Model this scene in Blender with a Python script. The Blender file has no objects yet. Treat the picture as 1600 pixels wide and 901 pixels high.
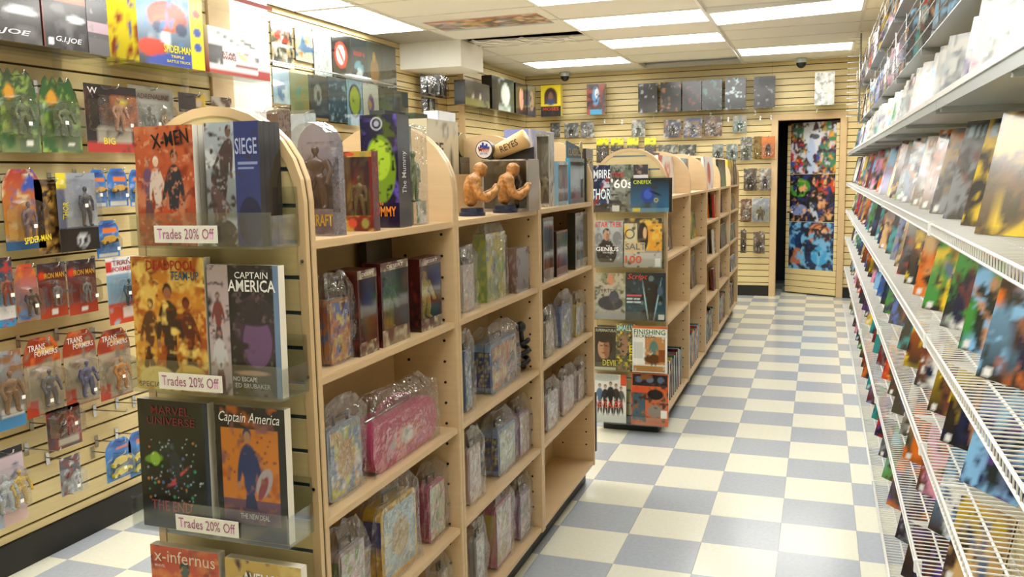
import bpy, bmesh, math, random
import numpy as np
from mathutils import Matrix, Vector
PI = math.pi
SC = bpy.context.scene
COL = SC.collection

# ------------------------------------------------------------------ camera
FPX = 1366.47
CAM = np.array([1.03743, -3.21483, 1.52054])
YAW, PITCH, ROLL = 0.338641, 0.128014, -0.0189736
_f = np.array([-math.sin(YAW)*math.cos(PITCH), math.cos(YAW)*math.cos(PITCH), -math.sin(PITCH)])
_r = np.array([math.cos(YAW), math.sin(YAW), 0.0])
_u = np.cross(_r, _f)
RT = math.cos(ROLL)*_r + math.sin(ROLL)*_u
UP = -math.sin(ROLL)*_r + math.cos(ROLL)*_u
FW = _f
cam = bpy.data.cameras.new('camera')
cam.sensor_width = 36.0
cam.sensor_fit = 'HORIZONTAL'
cam.lens = FPX*36.0/1600.0
cam.clip_start = 0.05
camo = bpy.data.objects.new('camera', cam)
COL.objects.link(camo)
camo.matrix_world = Matrix(((RT[0], UP[0], -FW[0], CAM[0]), (RT[1], UP[1], -FW[1], CAM[1]),
                            (RT[2], UP[2], -FW[2], CAM[2]), (0, 0, 0, 1)))
SC.camera = camo
# ------------------------------------------------------------------ world, exposure
wd = bpy.data.worlds.new('world')
SC.world = wd
wd.use_nodes = True
wd.node_tree.nodes['Background'].inputs[0].default_value = (0.6, 0.65, 0.7, 1)
wd.node_tree.nodes['Background'].inputs[1].default_value = 0.05
vs = SC.view_settings
vs.view_transform = 'Standard'
vs.look = 'None'
vs.gamma = 1.0
vs.use_curve_mapping = False
vs.exposure = 0.25
LAMP_POWER = 13.0
SC.cycles.transparent_max_bounces = 24
SC.cycles.max_bounces = 8
SC.cycles.use_denoising = True
SC.cycles.sample_clamp_indirect = 4.0
SC.cycles.caustics_reflective = False
SC.cycles.caustics_refractive = False

# pixel (1600x901 frame) -> point on a plane of the room
def ray(x, y): return FW + RT*(x-800)/FPX - UP*(y-450.5)/FPX
def onx(x, y, X): d = ray(x, y); return CAM + d*(X-CAM[0])/d[0]
def ony(x, y, Y): d = ray(x, y); return CAM + d*(Y-CAM[1])/d[1]
def onz(x, y, Z): d = ray(x, y); return CAM + d*(Z-CAM[2])/d[2]

# ------------------------------------------------------------------ colour helpers
def lin(c):
    if isinstance(c, str):
        if len(c) == 3: c = ''.join(k*2 for k in c)
        c = [int(c[i:i+2], 16)/255 for i in (0, 2, 4)]
    return np.array([x/12.92 if x <= .04045 else ((x+.055)/1.055)**2.4 for x in c])
def lin4(c): return (*lin(c), 1.0)

# ------------------------------------------------------------------ materials
MATS = {}
def nodes(name):
    m = bpy.data.materials.new(name)
    m.use_nodes = True
    return m, m.node_tree, m.node_tree.nodes['Principled BSDF']
def plain(name, c, rough=.5, metal=0, noise=0, scale=30, bump=0, spec=.5, stretch=None):
    m, t, b = nodes(name)
    b.inputs['Base Color'].default_value = lin4(c)
    b.inputs['Roughness'].default_value = rough
    b.inputs['Metallic'].default_value = metal
    b.inputs['Specular IOR Level'].default_value = spec
    if noise or bump:
        tc = t.nodes.new('ShaderNodeTexCoord'); mp = t.nodes.new('ShaderNodeMapping')
        if stretch: mp.inputs['Scale'].default_value = stretch
        nz = t.nodes.new('ShaderNodeTexNoise'); nz.inputs['Scale'].default_value = scale
        nz.inputs['Detail'].default_value = 4
        t.links.new(tc.outputs['Object'], mp.inputs[0]); t.links.new(mp.outputs[0], nz.inputs['Vector'])
        if noise:
            cr = t.nodes.new('ShaderNodeValToRGB')
            l = lin(c)
            cr.color_ramp.elements[0].position = .3; cr.color_ramp.elements[1].position = .7
            cr.color_ramp.elements[0].color = (*(l*(1-noise)), 1); cr.color_ramp.elements[1].color = (*np.minimum(l*(1+noise), 1), 1)
            t.links.new(nz.outputs[0], cr.inputs[0]); t.links.new(cr.outputs[0], b.inputs['Base Color'])
        if bump:
            bp = t.nodes.new('ShaderNodeBump'); bp.inputs['Strength'].default_value = bump
            bp.inputs['Distance'].default_value = .01
            t.links.new(nz.outputs[0], bp.inputs['Height']); t.links.new(bp.outputs[0], b.inputs['Normal'])
    MATS[name] = m
    return m
def print_mat(name, rough, coat):
    m, t, b = nodes(name)
    a = t.nodes.new('ShaderNodeVertexColor'); a.layer_name = 'ink'
    t.links.new(a.outputs[0], b.inputs['Base Color'])
    b.inputs['Roughness'].default_value = rough
    b.inputs['Coat Weight'].default_value = coat
    b.inputs['Coat Roughness'].default_value = .12
    MATS[name] = m
def paint_mat(name, rough, noise=0.0, metal=0):
    m, t, b = nodes(name)
    oi = t.nodes.new('ShaderNodeObjectInfo')
    b.inputs['Roughness'].default_value = rough
    b.inputs['Metallic'].default_value = metal
    if noise:
        tc = t.nodes.new('ShaderNodeTexCoord'); nz = t.nodes.new('ShaderNodeTexNoise')
        nz.inputs['Scale'].default_value = 55; nz.inputs['Detail'].default_value = 3
        cr = t.nodes.new('ShaderNodeValToRGB'); mx = t.nodes.new('ShaderNodeMix')
        mx.data_type = 'RGBA'; mx.blend_type = 'MULTIPLY'; mx.inputs[0].default_value = 1
        cr.color_ramp.elements[0].position = .42; cr.color_ramp.elements[1].position = .58
        cr.color_ramp.elements[0].color = (1-noise, 1-noise, 1-noise, 1); cr.color_ramp.elements[1].color = (1, 1, 1, 1)
        t.links.new(tc.outputs['Object'], nz.inputs['Vector']); t.links.new(nz.outputs[0], cr.inputs[0])
        t.links.new(oi.outputs['Color'], mx.inputs[6]); t.links.new(cr.outputs[0], mx.inputs[7])
        t.links.new(mx.outputs[2], b.inputs['Base Color'])
    else:
        t.links.new(oi.outputs['Color'], b.inputs['Base Color'])
    MATS[name] = m
def clear_mat(name, tint, rough, base, edge, bump=0, scale=40, haze=0.0):
    m = bpy.data.materials.new(name); m.use_nodes = True
    t = m.node_tree; t.nodes.clear()
    out = t.nodes.new('ShaderNodeOutputMaterial'); mx = t.nodes.new('ShaderNodeMixShader')
    tr = t.nodes.new('ShaderNodeBsdfTransparent'); tr.inputs[0].default_value = lin4(tint)
    gl = t.nodes.new('ShaderNodeBsdfGlossy'); gl.inputs['Roughness'].default_value = rough
    lw = t.nodes.new('ShaderNodeLayerWeight'); lw.inputs[0].default_value = .35
    mr = t.nodes.new('ShaderNodeMapRange'); mr.inputs[3].default_value = base; mr.inputs[4].default_value = edge
    t.links.new(lw.outputs['Facing'], mr.inputs[0]); t.links.new(mr.outputs[0], mx.inputs[0])
    if haze:
        df = t.nodes.new('ShaderNodeBsdfDiffuse'); df.inputs[0].default_value = (.8, .82, .85, 1)
        m2 = t.nodes.new('ShaderNodeMixShader'); m2.inputs[0].default_value = haze
        t.links.new(tr.outputs[0], m2.inputs[1]); t.links.new(df.outputs[0], m2.inputs[2]); t.links.new(m2.outputs[0], mx.inputs[1])
    else:
        t.links.new(tr.outputs[0], mx.inputs[1])
    t.links.new(gl.outputs[0], mx.inputs[2]); t.links.new(mx.outputs[0], out.inputs[0])
    if bump:
        tc = t.nodes.new('ShaderNodeTexCoord'); nz = t.nodes.new('ShaderNodeTexNoise'); nz.inputs['Scale'].default_value = scale
        bp = t.nodes.new('ShaderNodeBump'); bp.inputs['Strength'].default_value = bump; bp.inputs['Distance'].default_value = .02
        t.links.new(tc.outputs['Object'], nz.inputs['Vector']); t.links.new(nz.outputs[0], bp.inputs['Height'])
        t.links.new(bp.outputs[0], gl.inputs['Normal']); t.links.new(bp.outputs[0], lw.inputs['Normal'])
    MATS[name] = m
def emit_mat(name, c, s):
    m = bpy.data.materials.new(name); m.use_nodes = True
    t = m.node_tree; t.nodes.clear()
    out = t.nodes.new('ShaderNodeOutputMaterial'); e = t.nodes.new('ShaderNodeEmission')
    e.inputs[0].default_value = (*c, 1); e.inputs[1].default_value = s
    t.links.new(e.outputs[0], out.inputs[0]); MATS[name] = m

plain('slat', 'd9c692', .42, noise=.05, scale=6, stretch=(1, 1, 14))
plain('maple', 'd2b68e', .38, noise=.05, scale=5, stretch=(1, 1, 12))
plain('maple_edge', 'd0b48a', .42, noise=.04, scale=8)
plain('backing', '4a3a22', .7)
plain('black_base', '15150f', .45)
plain('white_wall', 'e6e6de', .7, noise=.02, scale=3)
plain('wall_paint', 'dfdccb', .7, noise=.02, scale=3)
plain('ceiling_tile', 'e4e2d8', .85, noise=.035, scale=140, bump=.15)
plain('grid_metal', 'd6d4c8', .5)
plain('dark_void', '1a1a18', .9)
plain('tile_cream', 'e9e9d9', .2, noise=.03, scale=60, spec=.4)
plain('tile_blue', 'b0b8c3', .2, noise=.05, scale=60, spec=.4)
plain('grout', '8d9298', .6)
plain('chrome', 'c8ccd0', .22, 1)
plain('white_wire', 'f2f3f2', .3)
plain('steel_grey', 'b4bcc0', .35, .2)
plain('insert_metal', '7f93a6', .3, .8)
plain('hole', '1c140c', .9)
plain('black_plastic', '121214', .4)
plain('paper', 'f4f2ea', .6)
plain('stone', 'a8743a', .42, noise=.35, scale=60, bump=.9)
plain('wood_light', 'd7b27a', .45, noise=.08, scale=9, stretch=(1, 6, 1))
plain('dark_box', '23262a', .6)
print_mat('print', .4, .25)
print_mat('gloss_print', .22, .6)
paint_mat('paint', .4)
paint_mat('toy', .38, .55)
clear_mat('acrylic', 'fafcfb', .06, .05, .4)
clear_mat('bubble', 'fafbfb', .06, .085, .55, .22, 30)
clear_mat('bag', 'fafbfc', .07, .07, .55, .8, 34, .03)
emit_mat('lamp_lens', (1, .985, .93), LAMP_POWER)

# ------------------------------------------------------------------ mesh helpers
class MB:
    def __init__(s): s.v = []; s.f = []; s.c = []; s.col = None
    def add(s, vs, fs, col=None):
        n = len(s.v); s.v += [tuple(p) for p in vs]; s.f += [tuple(i+n for i in f) for f in fs]
        c = lin('fff') if col is None else (lin(col) if isinstance(col, str) else col)
        s.c += [c]*len(vs); return s
    def box(s, x0, x1, y0, y1, z0, z1, col=None):
        return s.add([(x0, y0, z0), (x1, y0, z0), (x1, y1, z0), (x0, y1, z0), (x0, y0, z1), (x1, y0, z1), (x1, y1, z1), (x0, y1, z1)],
                     [(0, 3, 2, 1), (4, 5, 6, 7), (0, 1, 5, 4), (1, 2, 6, 5), (2, 3, 7, 6), (3, 0, 4, 7)], col)
    def prism(s, poly, axis, a, b, col=None):
        n = len(poly)
        def p(q, t): return {'x': (t, q[0], q[1]), 'y': (q[0], t, q[1]), 'z': (q[0], q[1], t)}[axis]
        vs = [p(q, a) for q in poly]+[p(q, b) for q in poly]
        fs = [tuple(range(n))[::-1], tuple(range(n, 2*n))]+[(i, (i+1) % n, n+(i+1) % n, n+i) for i in range(n)]
        return s.add(vs, fs, col)
    def tube(s, pts, r, k=6, col=None):
        pts = [Vector(p) for p in pts]; vs = []; fs = []
        for i, p in enumerate(pts):
            d = (pts[min(i+1, len(pts)-1)]-pts[max(i-1, 0)]).normalized()
            a = d.orthogonal().normalized() if i == 0 else (a-d*a.dot(d)).normalized()
            b = d.cross(a)
            rr = r[i] if isinstance(r, (list, tuple)) else r
            vs += [p+(a*math.cos(t*2*PI/k)+b*math.sin(t*2*PI/k))*rr for t in range(k)]
        for i in range(len(pts)-1):
            fs += [(i*k+t, i*k+(t+1) % k, (i+1)*k+(t+1) % k, (i+1)*k+t) for t in range(k)]
        fs += [tuple(range(k))[::-1], tuple(range((len(pts)-1)*k, len(pts)*k))]
        return s.add(vs, fs, col)
    def cyl(s, c, r, h, axis='z', k=16, col=None):
        e = {'x': (h, 0, 0), 'y': (0, h, 0), 'z': (0, 0, h)}[axis]
        return s.tube([c, (c[0]+e[0], c[1]+e[1], c[2]+e[2])], r, k, col)
    def ball(s, c, rx, ry=None, rz=None, nu=10, nv=7, col=None):
        ry = ry or rx; rz = rz or rx; vs = [(c[0], c[1], c[2]-rz)]; fs = []
        for j in range(1, nv):
            t = -PI/2+PI*j/nv
            vs += [(c[0]+rx*math.cos(t)*math.cos(2*PI*i/nu), c[1]+ry*math.cos(t)*math.sin(2*PI*i/nu), c[2]+rz*math.sin(t)) for i in range(nu)]
        vs.append((c[0], c[1], c[2]+rz)); L = len(vs)-1
        for i in range(nu):
            fs.append((0, 1+(i+1) % nu, 1+i)); fs.append((L, L-nu+i, L-nu+(i+1) % nu))
            for j in range(nv-2):
                a = 1+j*nu; fs.append((a+i, a+(i+1) % nu, a+nu+(i+1) % nu, a+nu+i))
        return s.add(vs, fs, col)
    def rbox(s, x0, x1, y0, y1, z0, z1, r, col=None, seg=3):
        # box rounded in the front (xz) outline
        poly = []
        for cx, cz, a0 in ((x1-r, z0+r, -90), (x1-r, z1-r, 0), (x0+r, z1-r, 90), (x0+r, z0+r, 180)):
            for i in range(seg+1):
                a = math.radians(a0+90*i/seg); poly.append((cx+r*math.cos(a), cz+r*math.sin(a)))
        return s.prism(poly, 'y', y1, y0, col)
    def mesh(s, name, mat=None, smooth=False, bevel=0):
        m = bpy.data.meshes.new(name); m.from_pydata(s.v, [], s.f)
        a = m.color_attributes.new('ink', 'FLOAT_COLOR', 'POINT')
        a.data.foreach_set('color', np.hstack([np.array(s.c), np.ones((len(s.c), 1))]).astype(np.float32).ravel())
        if mat: m.materials.append(MATS[mat])
        if bevel:
            bm = bmesh.new(); bm.from_mesh(m)
            bmesh.ops.bevel(bm, geom=list(bm.edges), offset=bevel, segments=2, affect='EDGES', clamp_overlap=True)
            bm.to_mesh(m); bm.free()
        if smooth:
            m.polygons.foreach_set('use_smooth', [True]*len(m.polygons))
        m.update()
        return m
def link(name, mesh, parent=None, loc=(0, 0, 0), rot=(0, 0, 0), color=None):
    o = bpy.data.objects.new(name, mesh); COL.objects.link(o)
    o.parent = parent; o.location = loc; o.rotation_euler = rot
    if color is not None: o.color = lin4(color)
    return o
def tag(o, label, cat, group=None):
    o['label'] = label; o['category'] = cat
    if group: o['group'] = group
    return o
def thing(name, label, cat, loc=(0, 0, 0), rz=0, group=None, rx=0):
    o = link(name, None, None, loc, (rx, 0, rz)); return tag(o, label, cat, group)
def struct(name, mesh, loc=(0, 0, 0)):
    o = link(name, mesh, None, loc); o['kind'] = 'structure'; return o
def bx(x0, x1, y0, y1, z0, z1, mat, bevel=0): return MB().box(x0, x1, y0, y1, z0, z1).mesh(mat, mat, bevel=bevel)

# ------------------------------------------------------------------ printed art (flat print as ink on a fine grid)
def vnoise(U, V, sc, seed, asp=1.4):
    r = np.random.RandomState(seed); n = int(sc)+3; g = r.rand(int(n*asp)+4, n+2)
    x = U*sc; y = V*sc*asp; i = np.clip(x.astype(int), 0, n); j = np.clip(y.astype(int), 0, g.shape[0]-2); fx = x-i; fy = y-j
    fx = fx*fx*(3-2*fx); fy = fy*fy*(3-2*fy)
    return (g[j, i]*(1-fx)+g[j, i+1]*fx)*(1-fy)+(g[j+1, i]*(1-fx)+g[j+1, i+1]*fx)*fy
def paint(design, nx, nz, asp, seed=1):
    U, V = np.meshgrid(np.linspace(0, 1, nx+1), np.linspace(0, 1, nz+1))
    im = np.ones((nz+1, nx+1, 3))
    def over(mask, c): im[:] = im*(1-mask[..., None])+lin(c)*mask[..., None]
    for k, op in enumerate(design):
        o = op[0]
        if o == 'v': im[:] = lin(op[2])*(1-V[..., None])+lin(op[1])*V[..., None]
        elif o == 'n':
            q = vnoise(U, V, op[1], seed*31+k*7, asp)*.65+vnoise(U, V, op[1]*2.3, seed*17+k, asp)*.35
            over(np.clip((q-(1-op[2]))*6+.5, 0, 1), op[3])
        elif o == 'e':
            a = op[6] if len(op) > 6 else 0
            du = (U-op[1]); dv = (V-op[2])*asp
            p = du*math.cos(a)+dv*math.sin(a); q = -du*math.sin(a)+dv*math.cos(a)
            d = np.sqrt((p/op[3])**2+(q/(op[4]*asp))**2)
            over(np.clip((1-d)*min(op[3], op[4])*max(nx, 8)*1.2+.5, 0, 1), op[5])
        elif o == 'o':
            d = np.hypot(U-op[1], (V-op[2])*asp); over(np.clip((op[3]-d)*nx+.5, 0, 1)*np.clip((d-op[4])*nx+.5, 0, 1), op[5])
        elif o == 'r':
            over(((U >= op[1]) & (U <= op[3]) & (V >= op[2]) & (V <= op[4]))*1.0, op[5])
        elif o == 's':   # scattered dots
            r = np.random.RandomState(seed+k)
            for _ in range(op[1]):
                u, v = r.uniform(op[3], op[5]), r.uniform(op[4], op[6]); d = np.hypot(U-u, (V-v)*asp)
                over(np.clip((op[2]*r.uniform(.5, 1)-d)*nx+.5, 0, 1), op[7])
    return im
def person(x, y, s, body, skin, legs, tilt=0, hair=None, spread=.05):
    # a generic printed figure: legs, trunk, arms, head
    c, q = math.cos(tilt), math.sin(tilt)
    def at(dx, dy): return x+(dx*c-dy*q)*s, y+(dx*q*.7+dy*c)*s
    o = []
    for k in (-1, 1):
        u, v = at(k*spread, -.28); o.append(('e', u, v, .048*s, .2*s, legs, tilt+k*.1))
        u, v = at(k*.13, .08); o.append(('e', u, v, .036*s, .15*s, body, tilt+k*.22))
        u, v = at(k*.165, -.07); o.append(('e', u, v, .03*s, .03*s, skin))
    u, v = at(0, .1); o.append(('e', u, v, .12*s, .16*s, body, tilt))
    u, v = at(0, -.05); o.append(('e', u, v, .09*s, .1*s, body, tilt))
    u, v = at(0, .32); o.append(('e', u, v+.012*s, .062*s, .055*s, hair or legs)); o.append(('e', u, v-.008*s, .05*s, .045*s, skin))
    return o
def art(mb, w, h, design, nx, nz, x0=None, z0=0, y=0, seed=1):
    x0 = -w/2 if x0 is None else x0
    im = paint(design, nx, nz, h/w, seed)
    n = len(mb.v)
    for j in range(nz+1):
        for i in range(nx+1):
            mb.v.append((x0+w*i/nx, y, z0+h*j/nz)); mb.c.append(im[j, i])
    for j in range(nz):
        for i in range(nx):
            a = n+j*(nx+1)+i; mb.f.append((a, a+1, a+nx+2, a+nx+1))
    return mb
def cover(w, h, t, design, nx, nz, spine='ddd', back='444', seed=1, mat='print', pages=None):
    # front art at y=0, body behind it to y=t
    m = MB(); art(m, w, h, design, nx, nz, seed=seed)
    a = w/2
    m.add([(-a, 0, 0), (-a, t, 0), (-a, t, h), (-a, 0, h)], [(0, 3, 2, 1)], spine)
    m.add([(a, 0, 0), (a, t, 0), (a, t, h), (a, 0, h)], [(0, 1, 2, 3)], pages or ('eeeae0' if t < .03 else spine))
    m.add([(-a, t, 0), (a, t, 0), (a, t, h), (-a, t, h)], [(0, 3, 2, 1)], back)
    m.add([(-a, 0, h), (a, 0, h), (a, t, h), (-a, t, h)], [(0, 1, 2, 3)], pages or ('e4dfd2' if t < .03 else spine))
    m.add([(-a, 0, 0), (a, 0, 0), (a, t, 0), (-a, t, 0)], [(0, 3, 2, 1)], back)
    return m.mesh('cover', mat)
CN = {'red': 'b8281e', 'orange': 'd9701e', 'yellow': 'e3bf26', 'green': '3f8a3a', 'teal': '2b8a8c', 'blue': '2f5aa8', 'sky blue': '7fb4dc',
      'purple': '5c3f86', 'pink': 'd78fae', 'brown': '6e4a2c', 'tan': 'c3a06a', 'black': '17171c', 'grey': '7d8288', 'white': 'e8e8e4', 'maroon': '6b1f24', 'navy': '1d2a52'}
def auto(a, b, seed, pale=False):
    r = random.Random(seed)
    dk = ['17171c', '2a2420', '1d2440', '3a2a22', '24302c']
    sk = ['c09070', '8a5a40', 'a87858', '5a6a88', '6a3a30']
    A, B = CN[a], CN[b]
    if pale: return [('v', 'c8cccc', A), ('n', 3, .5, 'bcc2c4'), ('n', 4, .36, B), ('n', 5, .42, 'd0d2d0'), ('r', .1, .8, .9, .93, 'd8d8d6'), ('n', 7, .26, '8a9098')]  # pale inks stand in for glare on the plastic bags
    d = [('v', A, r.choice([A, A, B]+dk)), ('n', 2, r.uniform(.4, .55), B), ('n', 3, .3, r.choice(dk))]
    x = r.uniform(.35, .65); q = r.uniform(-.35, .35); c1, c2 = r.choice(dk+[B]), r.choice(sk)
    d += [('e', x, .34, .2, .3, c1, q), ('e', x+.1, .3, .09, .26, c2, -q), ('e', x, .64, .085, .065, c2), ('e', x-.2, .48, .06, .16, c2, .7), ('e', x+.22, .5, .06, .15, c1, -.7)]
    d += [('n', 6, .3, r.choice(dk)), ('n', 7, .27, r.choice([A, B]))]
    if r.random() < .75:
        t = r.choice(['d8d8d4', 'd8b838', 'b83a2c', '9ab8d0', 'c8742c', '18181c']); h = r.uniform(.07, .13); u = r.uniform(.05, .12)
        while u < .9:
            w = r.uniform(.07, .13); d.append(('r', u, .95-h, u+w, .95, t)); u += w+.045
    if r.random() < .4: d.append(('r', .06, .03, .22, .1, 'dcdcd8'))
    return d

# ------------------------------------------------------------------ lettering
TXT = {}
def text_mesh(s, mat_col, bold=.012, shear=0):
    key = (s, bold, shear)
    if key not in TXT:
        c = bpy.data.curves.new('letters', 'FONT'); c.body = s; c.resolution_u = 2; c.offset = bold*.5; c.shear = shear
        c.align_x = 'CENTER'; c.align_y = 'CENTER'
        o = bpy.data.objects.new('letters', c); COL.objects.link(o)
        me = bpy.data.meshes.new_from_object(o)
        bpy.data.objects.remove(o); bpy.data.curves.remove(c)
        n = len(me.vertices); co = np.zeros(n*3); me.vertices.foreach_get('co', co); co = co.reshape(-1, 3)
        lo, hi = co.min(0), co.max(0)
        co = (co-(lo+hi)/2)/np.maximum(hi-lo, 1e-6)
        out = np.stack([co[:, 0], np.zeros(n), co[:, 1]], 1)
        me.vertices.foreach_set('co', out.ravel()); me.materials.clear(); me.materials.append(MATS['paint']); me.update()
        TXT[key] = me
    return TXT[key]
def letters(parent, s, x0, z0, x1, z1, col, y=-.0012, rot=0, bold=.012, shear=0, name='lettering'):
    o = link(name, text_mesh(s, None, bold, shear), parent, ((x0+x1)/2, y, (z0+z1)/2), (0, rot, 0), col)
    o.scale = (x1-x0, 1, z1-z0)
    return o

# ------------------------------------------------------------------ generic figures (voxel-merged, one continuous surface)
def voxel(mb, size, name, mat, smooth=4):
    me = mb.mesh(name, mat); o = bpy.data.objects.new(name, me); COL.objects.link(o)
    md = o.modifiers.new('r', 'REMESH'); md.mode = 'VOXEL'; md.voxel_size = size; md.use_smooth_shade = True
    sm = o.modifiers.new('s', 'SMOOTH'); sm.iterations = smooth; sm.factor = .5
    dg = bpy.context.evaluated_depsgraph_get(); out = bpy.data.meshes.new_from_object(o.evaluated_get(dg))
    bpy.data.objects.remove(o); bpy.data.meshes.remove(me)
    out.materials.clear(); out.materials.append(MATS[mat]); out.name = name
    return out
def toy_fig(kind):
    m = MB()
    w = (1, 1.35, .85)[kind]
    m.ball((0, 0, .93), .062*w**.3, .062, .075)
    m.tube([(0, 0, .86), (0, 0, .8)], .035, 8)
    m.ball((0, 0, .7), .13*w, .075, .12); m.ball((0, 0, .56), .095*w, .065, .1)
    for s in (-1, 1):
        k = s*w
        m.tube([(k*.13, 0, .77), (k*.2, -.02, .6), (k*.19, -.1 if kind else -.03, .44)], [.05*w, .042*w, .032*w], 8)
        m.ball((k*.19, -.11 if kind else -.04, .41), .036*w)
        m.tube([(k*.06, 0, .52), (k*.1, -.02, .28), (k*.11, 0, .05)], [.07*w, .055*w, .04*w], 8)
        m.ball((k*.115, -.04, .03), .042*w, .075, .032)
    return voxel(m, .024, 'toy_figure', 'toy', 2)
FIG = [toy_fig(i) for i in range(3)]

# ================================================================== THE ROOM
T = .3048
CEIL = 2.80
LW, LW2, LW3, RW, BW, FRONT = -1.94, -2.82, -2.62, 1.57, 7.86, -4.3
# floor: every tile of the aisles in view is its own piece, the rest one piece
fl = struct('floor', bx(LW2-.1, RW+.1, FRONT, 9.6, -.06, -.0025, 'grout'))
tm = {0: bx(.0006, T-.0006, .0006, T-.0006, -.003, 0, 'tile_cream'), 1: bx(.0006, T-.0006, .0006, T-.0006, -.003, 0, 'tile_blue')}
rest = {0: MB(), 1: MB()}
for c in range(-10, 6):
    for j in range(-14, 31):
        if c*T+T < LW2 or c*T > RW: continue
        k = (c+j) % 2
        if (0 <= c <= 4 and -3 <= j <= 26) or (-7 <= c <= -2 and -5 <= j <= 0) or (-2 <= c <= -1 and 2 <= j <= 6):
            link('floor_tile', tm[k], fl, (c*T, j*T, 0))
        else:
            rest[k].box(c*T, c*T+T-.0012, j*T, j*T+T-.0012, -.003, 0)
for k, mt in ((0, 'tile_cream'), (1, 'tile_blue')):
    o = link('floor_tiles_beyond', rest[k].mesh('tiles', mt), fl); o['kind'] = 'stuff'

# slat walls
PITCH_S = .0762
def slats(parent, axis, pos, a0, a1, z0, z1, side, th=.014):
    # boards run along `axis`; their face lies at `pos` and looks towards `side`
    k = math.ceil((z0-.162)/PITCH_S-.5); zs = []
    lo = z0
    while lo < z1-.01:
        g = .162+PITCH_S*k
        hi = min(g-.0045, z1)
        if hi-lo > .008: zs.append((lo, hi))
        lo = g+.0045; k += 1
    cache = {}
    for lo, hi in zs:
        h = round(hi-lo, 4)
        if h not in cache:
            b, f = (-th*side, 0)
            y0, y1 = min(b, f), max(b, f)
            if axis == 'y': cache[h] = bx(y0, y1, a0, a1, 0, h, 'slat', .0015)
            else: cache[h] = bx(a0, a1, y0, y1, 0, h, 'slat', .0015)
        link('slat', cache[h], parent, (pos, 0, lo) if axis == 'y' else (0, pos, lo))
def wall(name, *b, mat='backing'): return struct(name, bx(*b, mat))
BB = .125
w = wall('wall_left', LW-.12, LW-.0142, FRONT, .62, 0, CEIL+.15)
for a, b in ((FRONT, -1.83), (-1.828, .618)): slats(w, 'y', LW, a, b, BB+.002, CEIL, 1)
struct('baseboard_left', bx(LW-.0142, LW+.012, FRONT, .62, 0, BB, 'black_base', .002))
struct('trim_1', bx(LW-.12, LW+.012, .62, .80, 0, CEIL, 'maple_edge', .003))
struct('wall_pillar', bx(LW2+.001, LW-.002, .80, 1.16, 0, CEIL, 'white_wall'))
w = wall('wall_left_rear', LW2-.12, LW2-.0142, 1.16, 5.72, 0, CEIL+.15)
slats(w, 'y', LW2, 1.162, 5.71, BB+.002, CEIL, 1)
struct('baseboard_left_rear', bx(LW2-.0142, LW2+.012, 1.16, 5.70, 0, BB, 'black_base'))
w = wall('wall_return', LW2-.12, LW3-.0142, 5.725, 5.80, 0, CEIL+.15)
slats(w, 'x', 5.71, LW2+.002, LW3-.055, BB+.002, CEIL, -1)
struct('trim_2', bx(LW3-.054, LW3+.012, 5.69, 5.724, 0, CEIL, 'maple_edge', .003))
w = wall('wall_left_end', LW3-.12, LW3-.0142, 5.81, BW+.12, 0, CEIL+.15)
slats(w, 'y', LW3, 5.726, BW-.001, BB+.002, CEIL, 1)
DX0, DX1, DZ = .548, 1.246, 2.115
w = wall('wall_back', LW3-.014, .50, BW+.0142, BW+.12, 0, CEIL+.15)
slats(w, 'x', BW, LW3+.001, DX0-.076, BB+.002, CEIL, -1)
w2 = wall('wall_back_right', DX1+.05, RW+.1, BW+.0142, BW+.12, 0, CEIL+.15)
slats(w2, 'x', BW, DX1+.077, RW-.001, BB+.002, CEIL, -1)
w3 = wall('wall_back_over_door', .502, DX1+.048, BW+.0142, BW+.12, DZ+.05, CEIL+.15)
slats(w3, 'x', BW, DX0-.074, DX1+.075, DZ+.077, CEIL, -1)
struct('baseboard_back', bx(LW3, DX0-.076, BW-.012, BW+.0142, 0, BB, 'black_base'))
struct('baseboard_back_right', bx(DX1+.077, RW, BW-.012, BW+.0142, 0, BB, 'black_base'))
w = wall('wall_right', RW+.0142, RW+.12, FRONT, BW, 0, CEIL+.15)
for a, b in ((FRONT, -.6), (-.598, 3.0), (3.002, BW-.014)): slats(w, 'y', RW, a, b, BB+.002, CEIL, -1)
struct('wall_front', bx(LW2-.12, RW+.12, FRONT-.12, FRONT-.001, 0, CEIL+.15, 'wall_paint'))
struct('trim_3', bx(RW-.012, RW-.0005, FRONT, 6.9, 1.985, 2.0, 'black_plastic'))
# bulkhead under the ceiling
struct('wall_bulkhead', bx(LW2+.001, -2.18, 4.60, 5.18, 2.555, CEIL-.001, 'white_wall', .002))

# door, frame, dark box behind the door
d = link('door_1', None, None, (DX1-.005, BW+.03, .012), (0, 0, math.radians(-30)))
d['kind'] = 'structure'
LWD, LHT = .685, 2.085
link('door_leaf', bx(-LWD, 0, .012, .045, 0, LHT, 'backing'), d)
z = 0.0
sm = bx(-LWD, 0, 0, .0118, 0, .070, 'slat', .0015)
for i in range(27):
    link('slat', sm, d, (0, 0, i*PITCH_S+.004))
link('door_handle', MB().tube([(-LWD+.05, 0, 1.0), (-LWD+.05, -.045, 1.0), (-LWD+.13, -.05, 1.0)], .009, 8).mesh('h', 'chrome', True), d)
fr = MB().box(DX0-.075, DX0, BW-.022, BW+.125, 0, DZ+.075).mesh('jamb', 'maple_edge', bevel=.003)
o = struct('trim_door_jamb', fr)
o = struct('trim_door_jamb_hinge', MB().box(DX1, DX1+.075, BW-.022, BW+.125, 0, DZ+.075).mesh('jamb', 'maple_edge', bevel=.003))
o = struct('trim_door_head', MB().box(DX0, DX1, BW-.022, BW+.125, DZ, DZ+.075).mesh('jamb', 'maple_edge', bevel=.003))
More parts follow.
